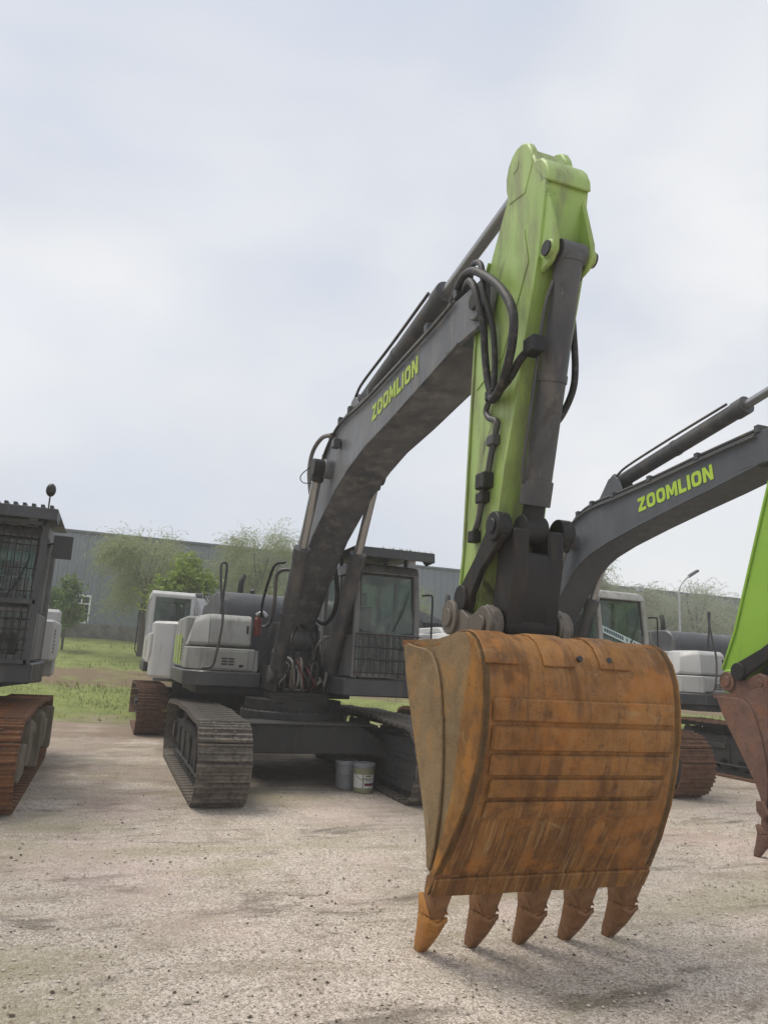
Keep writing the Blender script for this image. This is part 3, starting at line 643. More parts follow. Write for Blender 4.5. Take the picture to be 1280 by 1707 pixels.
BOOM = dict(
    low=[(0.27,1.85),(-0.15,2.38),(-0.85,2.97),(-1.45,3.38),(-1.97,3.62),(-2.5,3.86),(-3.05,4.02),(-3.6,4.13),(-4.37,4.2),(-4.93,4.27),(-5.78,4.37),(-6.0,4.40)],
    up=[(-5.92,4.86),(-5.28,4.81),(-3.6,4.74),(-2.85,4.76),(-2.44,4.74),(-2.05,4.62),(-1.75,4.42),(-1.15,3.85),(-0.45,3.0),(0.15,2.35),(0.38,2.20),(0.42,1.98)],
    tip=(-6.40,4.60), foot=(0.2,2.05), pin=(-2.15,4.20), arm_base=(-2.62,5.0))
BOOM_R = dict(
    low=[(0.27,1.85),(-0.35,2.15),(-0.90,2.62),(-1.40,3.12),(-1.66,3.36),(-1.84,3.47),(-2.05,3.565),(-2.5,3.69),(-3.22,3.84),(-3.98,3.98),(-4.63,4.09),(-5.3,4.22)],
    up=[(-5.3,4.62),(-4.32,4.53),(-3.4,4.43),(-2.59,4.36),(-2.06,4.32),(-1.69,4.22),(-1.41,4.02),(-0.7,3.2),(0.1,2.42),(0.38,2.20),(0.42,1.98)],
    tip=(-5.80,4.45), foot=(0.2,2.05), pin=(-1.62,3.82), arm_base=(-2.45,4.66))
def lowered(B, a):
    fy, fz = B['foot']; c, s_ = math.cos(a), math.sin(a)
    r = lambda p: (fy+(p[0]-fy)*c-(p[1]-fz)*s_, fz+(p[0]-fy)*s_+(p[1]-fz)*c)
    return {k: ([r(p) for p in v] if isinstance(v, list) else r(v)) for k, v in B.items()}
BOOM_LOW = lowered(BOOM, R(27))
ARM_POLY = [(-7.01,5.60),(-6.86,5.62),(-6.74,5.50),(-6.66,5.36),(-6.41,4.96),(-6.26,4.72),(-6.21,4.5),(-6.17,3.78),(-6.14,3.2),(-6.11,2.6),(-6.04,2.18),(-6.10,2.02),(-6.22,1.99),(-6.32,2.08),(-6.55,2.60),(-6.65,2.84),(-6.72,3.15),(-6.87,3.6),(-6.99,4.09),(-7.10,4.45),(-7.15,4.62),(-7.19,4.84),(-7.25,5.20),(-7.18,5.34),(-7.10,5.42)]

WRAP = [(-6.37,1.90,.77),(-6.60,1.90,.745),(-6.88,1.905,.715),(-7.10,1.942,.69),(-7.24,1.945,.684),(-7.34,1.90,.68),(-7.41,1.82,.68),(-7.455,1.70,.68),(-7.468,1.55,.682),(-7.46,1.38,.685),(-7.42,1.19,.692),(-7.33,.95,.712),(-7.20,.72,.738),(-7.06,.52,.762),(-6.985,.40,.775)]
MOUTH = [(-6.42,1.885),(-6.43,1.86),(-6.44,1.82),(-6.46,1.76),(-6.48,1.70),(-6.51,1.62),(-6.55,1.53),(-6.60,1.43),(-6.67,1.30),(-6.75,1.14),(-6.83,.97),(-6.90,.82),(-6.945,.68),(-6.965,.55),(-6.965,.42)]
def bucket_side(i, u, s, d):
    a, m = WRAP[i], MOUTH[i]; hw = a[2]*(1-u)+0.757*u
    return (s*(hw+d), a[0]*(1-u)+m[0]*u, a[1]*(1-u)+m[1]*u)
def wrap_pt(t, d=0.0):
    """point on the outer skin at parameter t in [0, len-1], pushed d outward, with half width"""
    i = min(int(t), len(WRAP)-2); f = t-i; a, b = WRAP[i], WRAP[i+1]
    y, z, h = (a[k]*(1-f)+b[k]*f for k in range(3)); dy, dz = b[0]-a[0], b[1]-a[1]; L_ = math.hypot(dy, dz)
    return (y-d*(-dz)/L_*-1.0*1.0 if False else y+d*(dz/L_), z-d*(dy/L_), h)
def build_bucket(root, mw, mats, hero=True):
    shell, side, strip, tooth, tooth1 = mats
    nx = 14; K = len(WRAP)
    def sh(b):
        vs = []; rows = []
        for lay in (0, 1):
            for i in range(K):
                t = min(i, K-1.001)
                y, z, h = wrap_pt(t, -0.045 if lay else 0.0)
                if i in (0,): y = WRAP[0][0]
                for j in range(nx+1):
                    x = h*(2*j/nx-1)
                    vs.append((x, y, z))
        N = nx+1; fs = []; o = K*N
        for i in range(K-1):
            for j in range(nx):
                fs += [(i*N+j, i*N+j+1, (i+1)*N+j+1, (i+1)*N+j), (o+i*N+j, o+(i+1)*N+j, o+(i+1)*N+j+1, o+i*N+j+1)]
        for i in range(K-1):
            for j in (0, nx): fs.append((i*N+j, (i+1)*N+j, o+(i+1)*N+j, o+i*N+j))
        for j in range(nx):
            for i in (0, K-1): fs.append((i*N+j, i*N+j+1, o+i*N+j+1, o+i*N+j))
        b.add(vs, fs)
    bk = part('bucket', 'bkshell', sh, shell, root, mw)
    def surf(rows, s, d0, d1):
        """side plate between parameter pairs (i, u0, u1), thick from offset d0 to d1"""
        def fn(b):
            k = len(rows); vs = []
            for d in (d0, d1):
                for i, u0, u1 in rows: vs += [bucket_side(i, u0, s, d), bucket_side(i, u1, s, d)]
            fs = []
            for r in range(k-1):
                a = 2*r
                fs += [(a, a+1, a+3, a+2), (2*k+a, 2*k+a+2, 2*k+a+3, 2*k+a+1), (a, a+2, 2*k+a+2, 2*k+a), (a+1, 2*k+a+1, 2*k+a+3, a+3)]
            fs += [(0, 2*k, 2*k+1, 1), (2*k-2, 2*k-1, 4*k-1, 4*k-2)]
            b.add(vs, fs)
        return fn
    for s in (-1, 1):
        part('side_plate', ('bksd', s), surf([(i, 0.0, 1.0) for i in range(1, K)], s, -0.035, 0.002), side, bk)
        ue = [.62,.60,.56,.54,.53,.53,.54,.55,.57,.59,.60,.60,.56,.45]
        part('mouth_plate', ('bkmp', s), surf([(i, ue[i-1], 1.0) for i in range(1, K-1)], s, 0.004, 0.026), side, bk, None, 0.006)
        ub = [.02,.06,.12,.20,.27,.33,.37,.40,.42,.46,.52]
        part('heel_plate', ('bkhp', s), surf([(i+4, 0.0, ub[i]) for i in range(0, 10)], s, 0.004, 0.016), strip, bk, None, 0.004)
        if hero: continue
        def cutter(b):
            a, c = bucket_side(K-2, 0.2, s, 0.0), bucket_side(K-2, 1, s, 0.0); q = bucket_side(K-5, 0.96, s, 0.0)
            b.prism([(c[1]+0.05, c[2]+0.09),(c[1]+0.06, c[2]-0.03),(c[1]-0.02, c[2]-0.12),(c[1]-0.12, c[2]-0.05),(c[1]-0.06, c[2]+0.09)], s*0.79, s*0.83)
        part('side_cutter', ('bkct', s), cutter, side, bk, None, 0.008)
    # wear bars across the back
    def band(t0, t1, xw, d, steps=4):
        def fn(b):
            vs = []; k = steps+1
            for dd in (0.001, d):
                for i in range(k):
                    y, z, h = wrap_pt(t0+(t1-t0)*i/steps, dd)
                    vs += [(xw[0], y, z), (xw[1], y, z)]
            fs = []
            for r in range(steps):
                a = 2*r
                fs += [(a, a+1, a+3, a+2), (2*k+a, 2*k+a+2, 2*k+a+3, 2*k+a+1), (a, a+2, 2*k+a+2, 2*k+a), (a+1, 2*k+a+1, 2*k+a+3, a+3)]
            fs += [(0, 2*k, 2*k+1, 1), (2*k-2, 2*k-1, 4*k-1, 4*k-2)]
            b.add(vs, fs)
        return fn
    for i, (ta, tb, xw) in enumerate(((7.86,8.64,.63),(8.78,9.52,.63),(9.64,10.20,.62),(10.29,10.74,.60),(10.83,11.26,.60),)):
        part('wear_bar', ('wb', i), band(ta, tb, (-xw, xw), 0.024), shell, bk, None, 0.013)
    part('lip_plate', 'lip', band(13.05, 13.98, (-0.765, 0.765), 0.022), shell, bk, None, 0.005)
    for i, xc in enumerate((-0.56, -0.17, 0.23)):
        part('ear_plate', ('ep', i), band(2.0, 6.5, (xc-0.11, xc+0.11), 0.016, 10), shell, bk, None, 0.005)
    for i, xc in enumerate((-0.02, 0.19)):
        y, z, h = wrap_pt(6.05, 0.017)
        part('drain_hole', ('dh', i), lambda b: b.cyl((xc, y+0.03, z-0.01), (xc, y-0.0025, z+0.002), 0.018, None, 14), 'black', bk)
    for s in (-1, 1):
        def ear(b):
            b.prism([(-6.30,1.86),(-6.02,2.05),(-6.03,2.16),(-6.12,2.23),(-6.25,2.20),(-6.45,2.09),(-6.60,2.14),(-6.72,2.17),(-6.82,2.12),(-6.86,2.02),(-6.84,1.88)], s*0.24, s*0.30)
            b.cyl((s*0.22, -6.72, 2.03), (s*0.33, -6.72, 2.03), 0.125, None, 22); b.cyl((s*0.22, -6.17, 2.10), (s*0.33, -6.17, 2.10), 0.13, None, 22)
            b.cyl((s*0.33, -6.72, 2.03), (s*0.35, -6.72, 2.03), 0.06, None, 16); b.cyl((s*0.33, -6.17, 2.10), (s*0.35, -6.17, 2.10), 0.07, None, 16)
        part('bucket_ear', ('ear', s), ear, 'link_steel' if hero else side, bk, None, 0.006)
    # teeth: adapter welded on the lip, point pushed over it
    def adapter(b):
        sec = [(-7.085,.575,-7.05,.53,.080),(-7.050,.49,-6.93,.50,.076),(-7.02,.42,-6.89,.43,.068),(-6.965,.31,-6.845,.32,.057),(-6.92,.20,-6.80,.21,.046)]
        vs = []
        for ya, za, yb, zb, hw in sec: vs += [(-hw, ya, za), (hw, ya, za), (hw, yb, zb), (-hw, yb, zb)]
        fs = [(0,1,2,3), tuple(len(vs)-4+i for i in (3,2,1,0))]
        for r in range(len(sec)-1):
            a = 4*r; fs += [(a+i, a+(i+1) % 4, a+4+(i+1) % 4, a+4+i) for i in range(4)]
        b.add(vs, fs)
    def point(b):
        sec = [(-6.945,.245,-6.80,.285,.060),(-6.928,.205,-6.785,.235,.061),(-6.86,.12,-6.74,.14,.048),(-6.785,.045,-6.69,.055,.037),(-6.725,-.012,-6.67,-.012,.028)]
        vs = []
        for ya, za, yb, zb, hw in sec: vs += [(-hw, ya, za), (hw, ya, za), (hw, yb, zb), (-hw, yb, zb)]
        # V shaped collar: pull the middle of the first section down with extra verts
        fs = [(0,1,2,3), tuple(len(vs)-4+i for i in (3,2,1,0))]
        for r in range(len(sec)-1):
            a = 4*r; fs += [(a+i, a+(i+1) % 4, a+4+(i+1) % 4, a+4+i) for i in range(4)]
        b.add(vs, fs)
        for q in (-1, 1): b.prism([(-6.965,.275),(-6.80,.25),(-6.79,.36),(-6.85,.38)], q*0.055, q*0.064)
        b.prism([(-0.063,.262),(-0.063,.232),(0.0,.200),(0.063,.232),(0.063,.262),(0.0,.230)], -6.958, -6.935, axis=1)
        b.cyl((-0.069, -6.86, .27), (0.069, -6.86, .27), 0.016, None, 10)
    for i in range(5):
        x = -0.686+0.345*i
        mt = Matrix.Translation((x, 0, 0))
        part('tooth_adapter', 'adapter', adapter, tooth, bk, mt, 0.010)
        part('tooth', 'tooth', point, tooth1 if i == 0 else tooth, bk, mt, 0.010, label='bright orange worn tooth' if (i == 0 and hero) else None)
    return bk

def cylinder(root, name, x, a, b, rb, rr, frac, mat='cylinder', collar=True, eye=1.15):
    A, B = Vector((x, *a)), Vector((x, *b)); d = (B-A); H = A+d*frac; u = d.normalized()
    def barrel(m):
        m.cyl(A, H, rb, None, 20); m.cyl(H-u*0.16, H+u*0.02, rb*1.13, None, 20); m.cyl(A-u*0.0, A+u*0.06, rb*1.06, None, 20)
        m.cyl(A-Vector((rb*1.0, 0, 0)), A+Vector((rb*1.0, 0, 0)), rb*eye, None, 18)
        if collar: m.cyl(A+d*frac*0.5-u*0.03, A+d*frac*0.5+u*0.03, rb*1.08, None, 20)
    o = part(name, None, barrel, mat, root, None, 0.004)
    def rod(m):
        m.cyl(H, B-u*0.10, rr, None, 16)
    part('piston_rod', None, rod, 'chrome', o)
    part('rod_eye', None, lambda m: (m.cyl(B-Vector((rb*0.9, 0, 0)), B+Vector((rb*0.9, 0, 0)), rr*1.9, None, 18), m.cyl(B-u*0.18, B-u*0.05, rr*1.4, None, 14)), 'dark_steel', o, None, 0.004)
    return o

GLYPH = {'Z': [(0,1),(.80,1),(.80,.78),(.36,.24),(.82,.24),(.82,0),(0,0),(0,.21),(.44,.76),(0,.76)],
         'M': [(0,0),(0,1),(.30,1),(.52,.48),(.74,1),(1.04,1),(1.04,0),(.79,0),(.79,.60),(.61,.16),(.43,.16),(.25,.60),(.25,0)],
         'L': [(0,0),(0,1),(.27,1),(.27,.25),(.70,.25),(.70,0)], 'I': [(0,0),(0,1),(.27,1),(.27,0)],
         'N': [(0,0),(0,1),(.27,1),(.60,.42),(.60,1),(.86,1),(.86,0),(.60,0),(.26,.58),(.26,0)]}
def word_mesh(word):
    b = MB(); x = 0.0
    for ch in word:
        if ch == 'O':
            n = 24; o = []; q = []
            for i in range(n):
                a = 2*math.pi*i/n; c, d = math.cos(a), math.sin(a); sg = lambda v, p: math.copysign(abs(v)**p, v)
                o.append((x+0.44+0.44*sg(c, 0.62), 0.5+0.5*sg(d, 0.62))); q.append((x+0.44+0.185*sg(c, 0.62), 0.5+0.26*sg(d, 0.62)))
            vs = [(*p, z) for z in (0, 0.003) for p in o+q]
            fs = []
            for i in range(n):
                k = (i+1) % n
                fs += [(2*n+i, 2*n+k, 3*n+k, 3*n+i), (i, n+i, n+k, k), (i, k, 2*n+k, 2*n+i), (n+i, 3*n+i, 3*n+k, n+k)]
            b.add(vs, fs); x += 0.88+0.13
        else:
            g = GLYPH[ch]; b.prism([(p[0]+x, p[1]) for p in g], 0, 0.003, axis=2); x += max(p[0] for p in g)+0.13
    return b.mesh('lettering', 0, False), x-0.13
def excavator(label, C, Yc, rz=0.0, shoe='shoe_main', frame_mat='under', body='body', boom_mat='charcoal_boom', arm_mat='lime', cabm='cab_frame', hood='hood_dark',
              boom=BOOM, arm_q=None, bucket_m=None, bucket_mats=None, decal='decal', guard='low', visor=True, detail=True, front=True, z0=0.0, stripes=True, glassm='glass', text_side=-1, hood_x1=0.42, hood_dz=0.0, mirror=False, drail=True, hero=False):
    t = thing('excavator', label, 'excavator', (C, Yc, z0), rz, 'excavators parked in the yard')
    # --- undercarriage
    track(t, -1, shoe, frame_mat, 0); track(t, 1, shoe, frame_mat, 0.4)
    def carbody(b):
        for y0, y1 in ((-1.05, -0.55), (0.55, 1.05)):
            b.prism([(-1.21,0.42),(-0.8,0.47),(0.8,0.47),(1.21,0.42),(1.21,0.60),(0.72,0.86),(-0.72,0.86),(-1.21,0.60)], y0, y1, axis=1)
        b.box(-0.72, 0.72, -0.55, 0.55, 0.50, 0.84)
        b.box(-1.0, 1.0, -1.10, -0.50, 0.845, 0.875)
        b.cyl((0,0,0.80), (0,0,0.99), 0.78, None, 40)
    part('carbody', 'carbody', carbody, 'under', t, None, 0.015)
    def ring(b):
        b.cyl((0,0,0.99), (0,0,1.14), 0.72, None, 48)
        for i in range(40):
            a = 2*math.pi*i/40; b.cyl((0.755*math.cos(a), 0.755*math.sin(a), 0.985), (0.755*math.cos(a), 0.755*math.sin(a), 1.02), 0.016, None, 6)
    part('slew_ring', 'ring', ring, 'dark_steel', t)
    # --- revolving frame
    def deck(b):
        b.prism([(-0.42,-0.60),(0.36,-0.60),(0.36,0.30),(1.05,0.5),(1.40,2.6),(1.1,3.0),(-1.1,3.0),(-1.40,2.6),(-1.40,0.5),(-0.42,0.42)], 1.14, 1.26, axis=2)
        b.box(-0.44, -0.40, -0.62, 0.6, 1.26, 1.62); b.box(0.34, 0.38, -0.62, 0.5, 1.26, 1.56)
        b.box(-0.46, 0.36, -0.66, -0.62, 1.10, 1.20)
        for s in (-1, 1): b.prism([(-0.62,1.26),(0.75,1.26),(0.62,1.95),(0.45,2.28),(0.05,2.28),(-0.18,1.85),(-0.35,1.66),(-0.62,1.66)], s*0.30-0.02, s*0.30+0.02)
    dk = part('revolving_frame', 'deck', deck, 'dark_steel' if hero else 'charcoal', t, None, 0.01)
    # right hand tool box (image left)
    def base(b):
        b.prism([(-1.60,0.72),(-1.34,0.36),(-0.45,0.36),(-0.45,3.0),(-1.60,3.0)], 1.26, 1.49, axis=2)
    part('side_skirt', 'skirt', base, 'hood_dark' if hero else 'charcoal', t, None, 0.02)
    def lowbox(b): b.prism([(-1.56,0.78),(-1.34,0.42),(-0.56,0.42),(-0.56,1.35),(-1.56,1.35)], 1.50, 1.84, axis=2)
    lb = part('tool_box', 'lowbox', lowbox, body, t, None, 0.015)
    part('lid_strip', 'lidst', lambda b: (b.box(-1.28, -0.66, 0.402, 0.418, 1.53, 1.80), b.box(-0.62, -0.50, 0.44, 0.60, 1.50, 1.82)), body, lb, None, 0.006)
    def slots(b):
        for r in range(3):
            for c in range(2): b.box(-1.07+c*0.105, -0.98+c*0.105, 0.396, 0.404, 1.585+r*0.042, 1.612+r*0.042)
    part('vent_slots', 'vslots', slots, 'black', lb)
    def upbox(b):
        b.prism([(0.62,1.855),(0.52,1.90),(0.56,2.28),(0.66,2.36),(1.35,2.36),(1.35,1.855)], -1.28, -0.62)
        b.add([(-1.28,0.62,1.855),(-1.28,0.52,1.90),(-1.28,0.56,2.28),(-1.28,0.66,2.36),(-1.28,1.35,2.36),(-1.28,1.35,1.855),(-1.55,0.92,1.855),(-1.55,0.86,1.90),(-1.50,0.90,2.22),(-1.42,0.95,2.33),(-1.42,1.35,2.33),(-1.55,1.35,1.855)],
              [(0,1,7,6),(1,2,8,7),(2,3,9,8),(3,4,10,9),(4,5,11,10),(6,7,8,9,10,11),(5,0,6,11)])
    ub = part('fuel_tank', 'upbox', upbox, body, t, None, 0.02)
    part('handle_slot', 'hslot', lambda b: b.box(-0.705, -0.675, 0.528, 0.60, 2.08, 2.20), 'black', ub)
    # long side panel and engine hood
    PP = [(1.37,1.50),(2.95,1.50),(3.15,1.70),(3.15,2.18),(2.95,2.34),(1.37,2.34)]
    sp = part('side_panel', 'sidepL', lambda b: b.prism(PP, -1.56, -1.05), body, t, None, 0.03)
    part('side_panel', 'sidepR', lambda b: b.prism([(y, min(z, 2.12)) for y, z in PP], 1.05, 1.56), body, t, None, 0.03)
    part('panel_seam', 'pseam', lambda b: (b.box(-1.5635, -1.5585, 2.16, 2.172, 1.54, 2.28), b.box(-1.5635, -1.5585, 1.42, 2.10, 1.925, 1.935), b.box(-1.566, -1.558, 2.06, 2.10, 1.80, 1.88)), 'black', sp)
    part('box_latch', 'latch', lambda b: (b.box(-0.80, -0.74, 0.396, 0.403, 1.56, 1.60), b.cyl((-0.745,0.396,1.585),(-0.745,0.388,1.585),0.014,None,10)), 'dark_steel', lb)
    if stripes:
        part('lime_stripe', 'stripe', lambda b: [b.prism([(y, 1.55),(y+0.24, 1.55),(y+0.34, 2.05),(y+0.12, 2.05)], -1.567, -1.561) for y in (1.75, 2.25, 2.75)], 'decal', sp)
    part('panel_vent', 'pvent', lambda b: [b.box(s*1.566-0.003, s*1.566+0.003, 1.60+0.0*r, 1.60+0.16, 1.62+r*0.055, 1.65+r*0.055) for r in range(7) for s in (-1, 1)], 'black', sp)
    def hd(b):
        pr = [(1.55,1.50)]
        for i in range(9):
            a = math.pi-math.pi/2*i/8; pr.append((1.95+0.40*math.cos(a), 2.43+hood_dz+0.40*math.sin(a)))
        for i in range(9):
            a = math.pi/2-math.pi/2*i/8; pr.append((3.0+0.35*math.cos(a), 2.48+hood_dz+0.35*math.sin(a)))
        pr.append((3.35,1.50)); b.prism(pr, -1.02, hood_x1)
    hdo = part('engine_hood', ('hood', hood_x1, hood_dz), hd, hood, t, None, 0.025)
    def hv(b):
        for i in range(8): b.box(-0.9+i*0.075, -0.86+i*0.075, 3.0, 3.365, 2.35, 2.65)
    part('hood_vent', 'hoodv', hv, 'black', hdo)
    if hood_dz:
        part('end_vent', 'hoode', lambda b: [b.box(-1.024, -1.018, 1.75+i*0.075, 1.79+i*0.075, 2.22, 2.40) for i in range(12)], 'black', hdo)
    def cw(b):
        pr = [(-1.55,2.9),(-1.50,3.25),(-1.15,3.52),(-0.6,3.62),(0.6,3.62),(1.15,3.52),(1.50,3.25),(1.55,2.9)]
        b.prism(pr, 1.22, 2.35, axis=2)
    part('counterweight', 'cw', cw, body if not hero else 'charcoal', t, None, 0.05)
    part('exhaust_stack', 'exh', lambda b: (b.tube([(-0.55,2.5,2.75),(-0.55,2.5,3.05),(-0.50,2.6,3.20)], 0.055, 12, 4)), 'dark_steel', t)
    # hand rails
    def rail(b):
        b.tube([(-1.36,0.33,1.53),(-1.22,0.27,1.56),(-1.18,0.24,1.75),(-1.14,0.25,2.05),(-1.13,0.28,2.32),(-1.18,0.32,2.65),(-1.22,0.35,3.05),(-1.20,0.37,3.14),(-1.14,0.40,3.14),(-1.12,0.42,3.05),(-1.13,0.46,2.60),(-1.13,0.50,2.36)], 0.020, 8, 4)
    part('grab_rail', 'rail', rail, 'pipe', t)
    if detail:
        part('boom_lamp_pipe', 'bpipe', lambda b: b.tube([(-0.42,-0.6,3.12),(-0.52,-0.5,3.10),(-0.55,-0.3,3.0),(-0.55,0.2,2.6),(-0.50,0.5,2.36)], 0.022, 8, 4), 'rubber', t)
    # --- cab
    x0, x1, ya, yb, z1 = 0.50, 1.50, -1.25, 0.55, 3.18
    part('cab_floor', 'cabfl', lambda b: b.prism([(-1.27,1.27),(0.7,1.27),(0.7,1.51),(-1.27,1.51)], 0.39, 1.54), 'charcoal', t, None, 0.02)
    def cabf(b):
        p = 0.085
        for xx in (x0, x1-p):
            b.prism([(ya,1.52),(ya+0.02,2.4),(ya+0.12,3.05),(ya+0.22,3.05),(ya+0.11,2.4),(ya+0.10,1.52)], xx, xx+p)
            b.box(xx, xx+p, yb-0.12, yb, 1.52, 3.05); b.box(xx+0.005, xx+p-0.005, -0.38, -0.29, 2.12, 3.05)
            b.box(xx+0.008, xx+p-0.008, ya+0.10, yb-0.12, 1.53, 2.12)
        b.prism([(ya+0.10,3.02),(ya+0.17,3.14),(ya+0.32,z1),(yb-0.1,z1),(yb,3.10),(yb,3.02)], x0-0.005, x1+0.005)
        b.box(x0+p, x1-p, ya+0.005, ya+0.07, 1.53, 1.60); b.box(x0+p, x1-p, ya+0.018, ya+0.085, 2.10, 2.16)
        b.box(x0+p, x1-p, yb-0.08, yb-0.01, 1.53, 2.35)
    cb = part('cab', 'cabf', cabf, cabm, t, None, 0.014)
    part('windshield', 'wsh', lambda b: b.add([(x0+.085,ya+0.05,2.16),(x1-.085,ya+0.05,2.16),(x1-.085,ya+0.165,3.03),(x0+.085,ya+0.165,3.03),(x0+.085,ya+0.056,2.16),(x1-.085,ya+0.056,2.16),(x1-.085,ya+0.171,3.03),(x0+.085,ya+0.171,3.03)], [(0,1,2,3),(7,6,5,4),(0,4,5,1),(1,5,6,2),(2,6,7,3),(3,7,4,0)]), glassm, cb)
    part('lower_windshield', 'lwsh', lambda b: b.box(x0+.085, x1-.085, ya+0.03, ya+0.036, 1.60, 2.10), glassm, cb)
    part('rubber_seal', 'seal', lambda b: b.tube([(x0+.10,ya+0.045,2.18),(x0+.10,ya+0.085,2.55),(x0+.10,ya+0.15,2.96),(x0+.15,ya+0.155,3.0),(x1-.15,ya+0.155,3.0),(x1-.10,ya+0.15,2.96),(x1-.10,ya+0.085,2.55),(x1-.10,ya+0.045,2.18)], 0.014, 6, 3, True), 'black', cb)
    for xx in (x0+0.03, x1-0.05):
        part('side_window', ('swA', xx), lambda b: b.box(xx, xx+0.006, ya+0.22, -0.38, 2.12, 3.02), glassm, cb)
        part('side_window', ('swB', xx), lambda b: b.box(xx, xx+0.006, -0.29, yb-0.12, 2.12, 3.02), glassm, cb)
    part('rear_window', 'rw', lambda b: b.box(x0+.085, x1-.085, yb-0.05, yb-0.044, 2.35, 3.02), glassm, cb)
    def seat(b):
        b.box(0.78, 1.22, -0.35, 0.15, 1.85, 2.0); b.box(0.78, 1.22, 0.10, 0.24, 1.98, 2.62); b.box(0.88, 1.12, 0.12, 0.22, 2.64, 2.84)
        b.box(0.66, 0.76, -0.5, 0.1, 1.75, 2.12); b.box(1.24, 1.34, -0.5, 0.1, 1.75, 2.12)
        b.cyl((0.71,-0.45,2.1), (0.71,-0.5,2.35), 0.018, None, 8); b.cyl((1.29,-0.45,2.1), (1.29,-0.5,2.35), 0.018, None, 8)
        b.box(0.6, 0.75, -1.05, -0.85, 1.6, 2.3)
    part('operator_seat', 'seat', seat, 'seat', cb, None, 0.02)
    part('wiper', 'wiper', lambda b: b.tube([(1.10,ya+0.03,2.20),(1.25,ya+0.06,2.50),(1.34,ya+0.09,2.80)], 0.008, 6, 3), 'black', cb)
    if guard == 'low':
        def gd(b):
            yg = ya-0.05
            for i in range(11): b.cyl((x0+0.02+i*0.093, yg, 1.55), (x0+0.02+i*0.093, yg, 2.14), 0.008, None, 6)
            for z in (1.60, 1.78, 1.95, 2.13): b.cyl((x0, yg-0.01, z), (x1, yg-0.01, z), 0.009, None, 6)
        part('guard_grille', 'gdlow', gd, 'dark_steel', cb)
    elif guard == 'full':
        yg = ya-0.06
        part('guard_frame', 'gdfr', lambda b: [b.box(x0-0.02+q*0.97, x0+0.05+q*0.97, yg-0.02, yg+0.02, 1.5, 3.2) for q in (0, 1)]+[b.box(x0+0.05, x1-0.02, yg-0.02, yg+0.02, z, z+0.05) for z in (1.5, 2.2, 3.15)], 'charcoal', cb)
        def gd(b):
            for i in range(12): b.cyl((x0+0.06+i*0.078, yg, 1.55), (x0+0.06+i*0.078, yg, 3.16), 0.007, None, 6)
            for z in (1.66,1.78,1.9,2.02,2.35,2.62,2.9): b.cyl((x0, yg-0.01, z), (x1, yg-0.01, z), 0.007, None, 6)
        part('guard_grille', 'gdful', gd, 'dark_steel', cb)
    if visor:
        def vs_(b):
            b.prism([(ya-0.22,3.21),(ya-0.20,3.35),(0.5,3.35),(0.5,3.335),(ya-0.16,3.335),(ya-0.19,3.21)], x0-0.12, x1+0.10)
            b.prism([(ya-0.20,3.21),(ya-0.19,3.34),(ya+0.35,3.34),(ya+0.1,3.19)], x1+0.085, x1+0.10)
            for xx in (x0+0.1, x1-0.15): b.box(xx, xx+0.05, 0.0, 0.05, 3.17, 3.338); b.box(xx, xx+0.05, -0.9, -0.85, 3.17, 3.338)
        part('roof_guard', 'visor', vs_, 'charcoal', cb, None, 0.004)
    if guard == 'full':
        part('guard_slats', 'gslats', lambda b: [b.box(x0-0.10+i*0.1, x0-0.06+i*0.1, ya-0.18, 0.48, 3.351, 3.39) for i in range(12)], 'charcoal', cb)
        part('round_mirror', 'rmir', lambda b: (b.cyl((1.46,-1.15,3.40),(1.46,-1.15,3.55),0.010,None,6), b.ball((1.46,-1.15,3.63),(0.06,0.085),14)), 'black', cb)
        part('front_lamps', 'flam', lambda b: b.box(1.2, 1.38, ya-0.16, ya-0.05, 3.23, 3.36), 'lens', cb, None, 0.01)
    part('work_lamp', 'wlamp', lambda b: b.box(1.27, 1.38, ya-0.02, ya+0.06, 3.18, 3.27), 'lens', cb, None, 0.01)
    if drail: part('door_rail', 'drail', lambda b: b.tube([(1.56,ya+0.12,2.75),(1.66,ya+0.06,2.76),(1.70,ya+0.05,2.70),(1.70,ya+0.05,2.2),(1.70,ya+0.05,1.75),(1.60,ya+0.10,1.62)], 0.014, 6, 4), 'dark_steel', cb)
    if mirror: part('cab_mirror', 'cmir', lambda b: (b.tube([(1.50,ya+0.2,2.95),(1.60,ya+0.1,2.97),(1.68,ya+0.05,2.95)], 0.012, 6, 3), b.box(1.58, 1.80, ya+0.02, ya+0.09, 2.78, 3.06)), 'black', cb, None, 0.0)
    # --- boom
    BL, BU = boom['low'], boom['up']; tipy, tipz = boom['tip']; hw = 0.25
    def bm(b):
        b.prism(BL+BU, -hw, hw)
        for s in (-1, 1):      # lips of the top and bottom plates
            for poly in (BL[1:], BU[:-2]):
                lo = [(y, z) for y, z in poly]; k_ = len(lo); vs = []
                for xx in (s*(hw-0.004), s*(hw+0.014)):
                    for i_, (y, z) in enumerate(lo):
                        a_, c_ = Vector(lo[max(i_-1, 0)]), Vector(lo[min(i_+1, k_-1)]); d_ = (c_-a_).normalized(); nn_ = Vector((-d_.y, d_.x))
                        if nn_.dot(Vector((-2.6, 4.2))-Vector((y, z))) < 0 and poly is not BU: pass
                        vs += [(xx, y+nn_.x*0.004, z+nn_.y*0.004), (xx, y-nn_.x*0.024, z-nn_.y*0.024)]
                fs = []
                for i_ in range(k_-1):
                    for o_ in (0, 2*k_): fs.append((o_+2*i_, o_+2*i_+1, o_+2*i_+3, o_+2*i_+2))
                    fs += [(2*i_, 2*i_+2, 2*k_+2*i_+2, 2*k_+2*i_), (2*i_+1, 2*k_+2*i_+1, 2*k_+2*i_+3, 2*i_+3)]
                b.add(vs, fs)
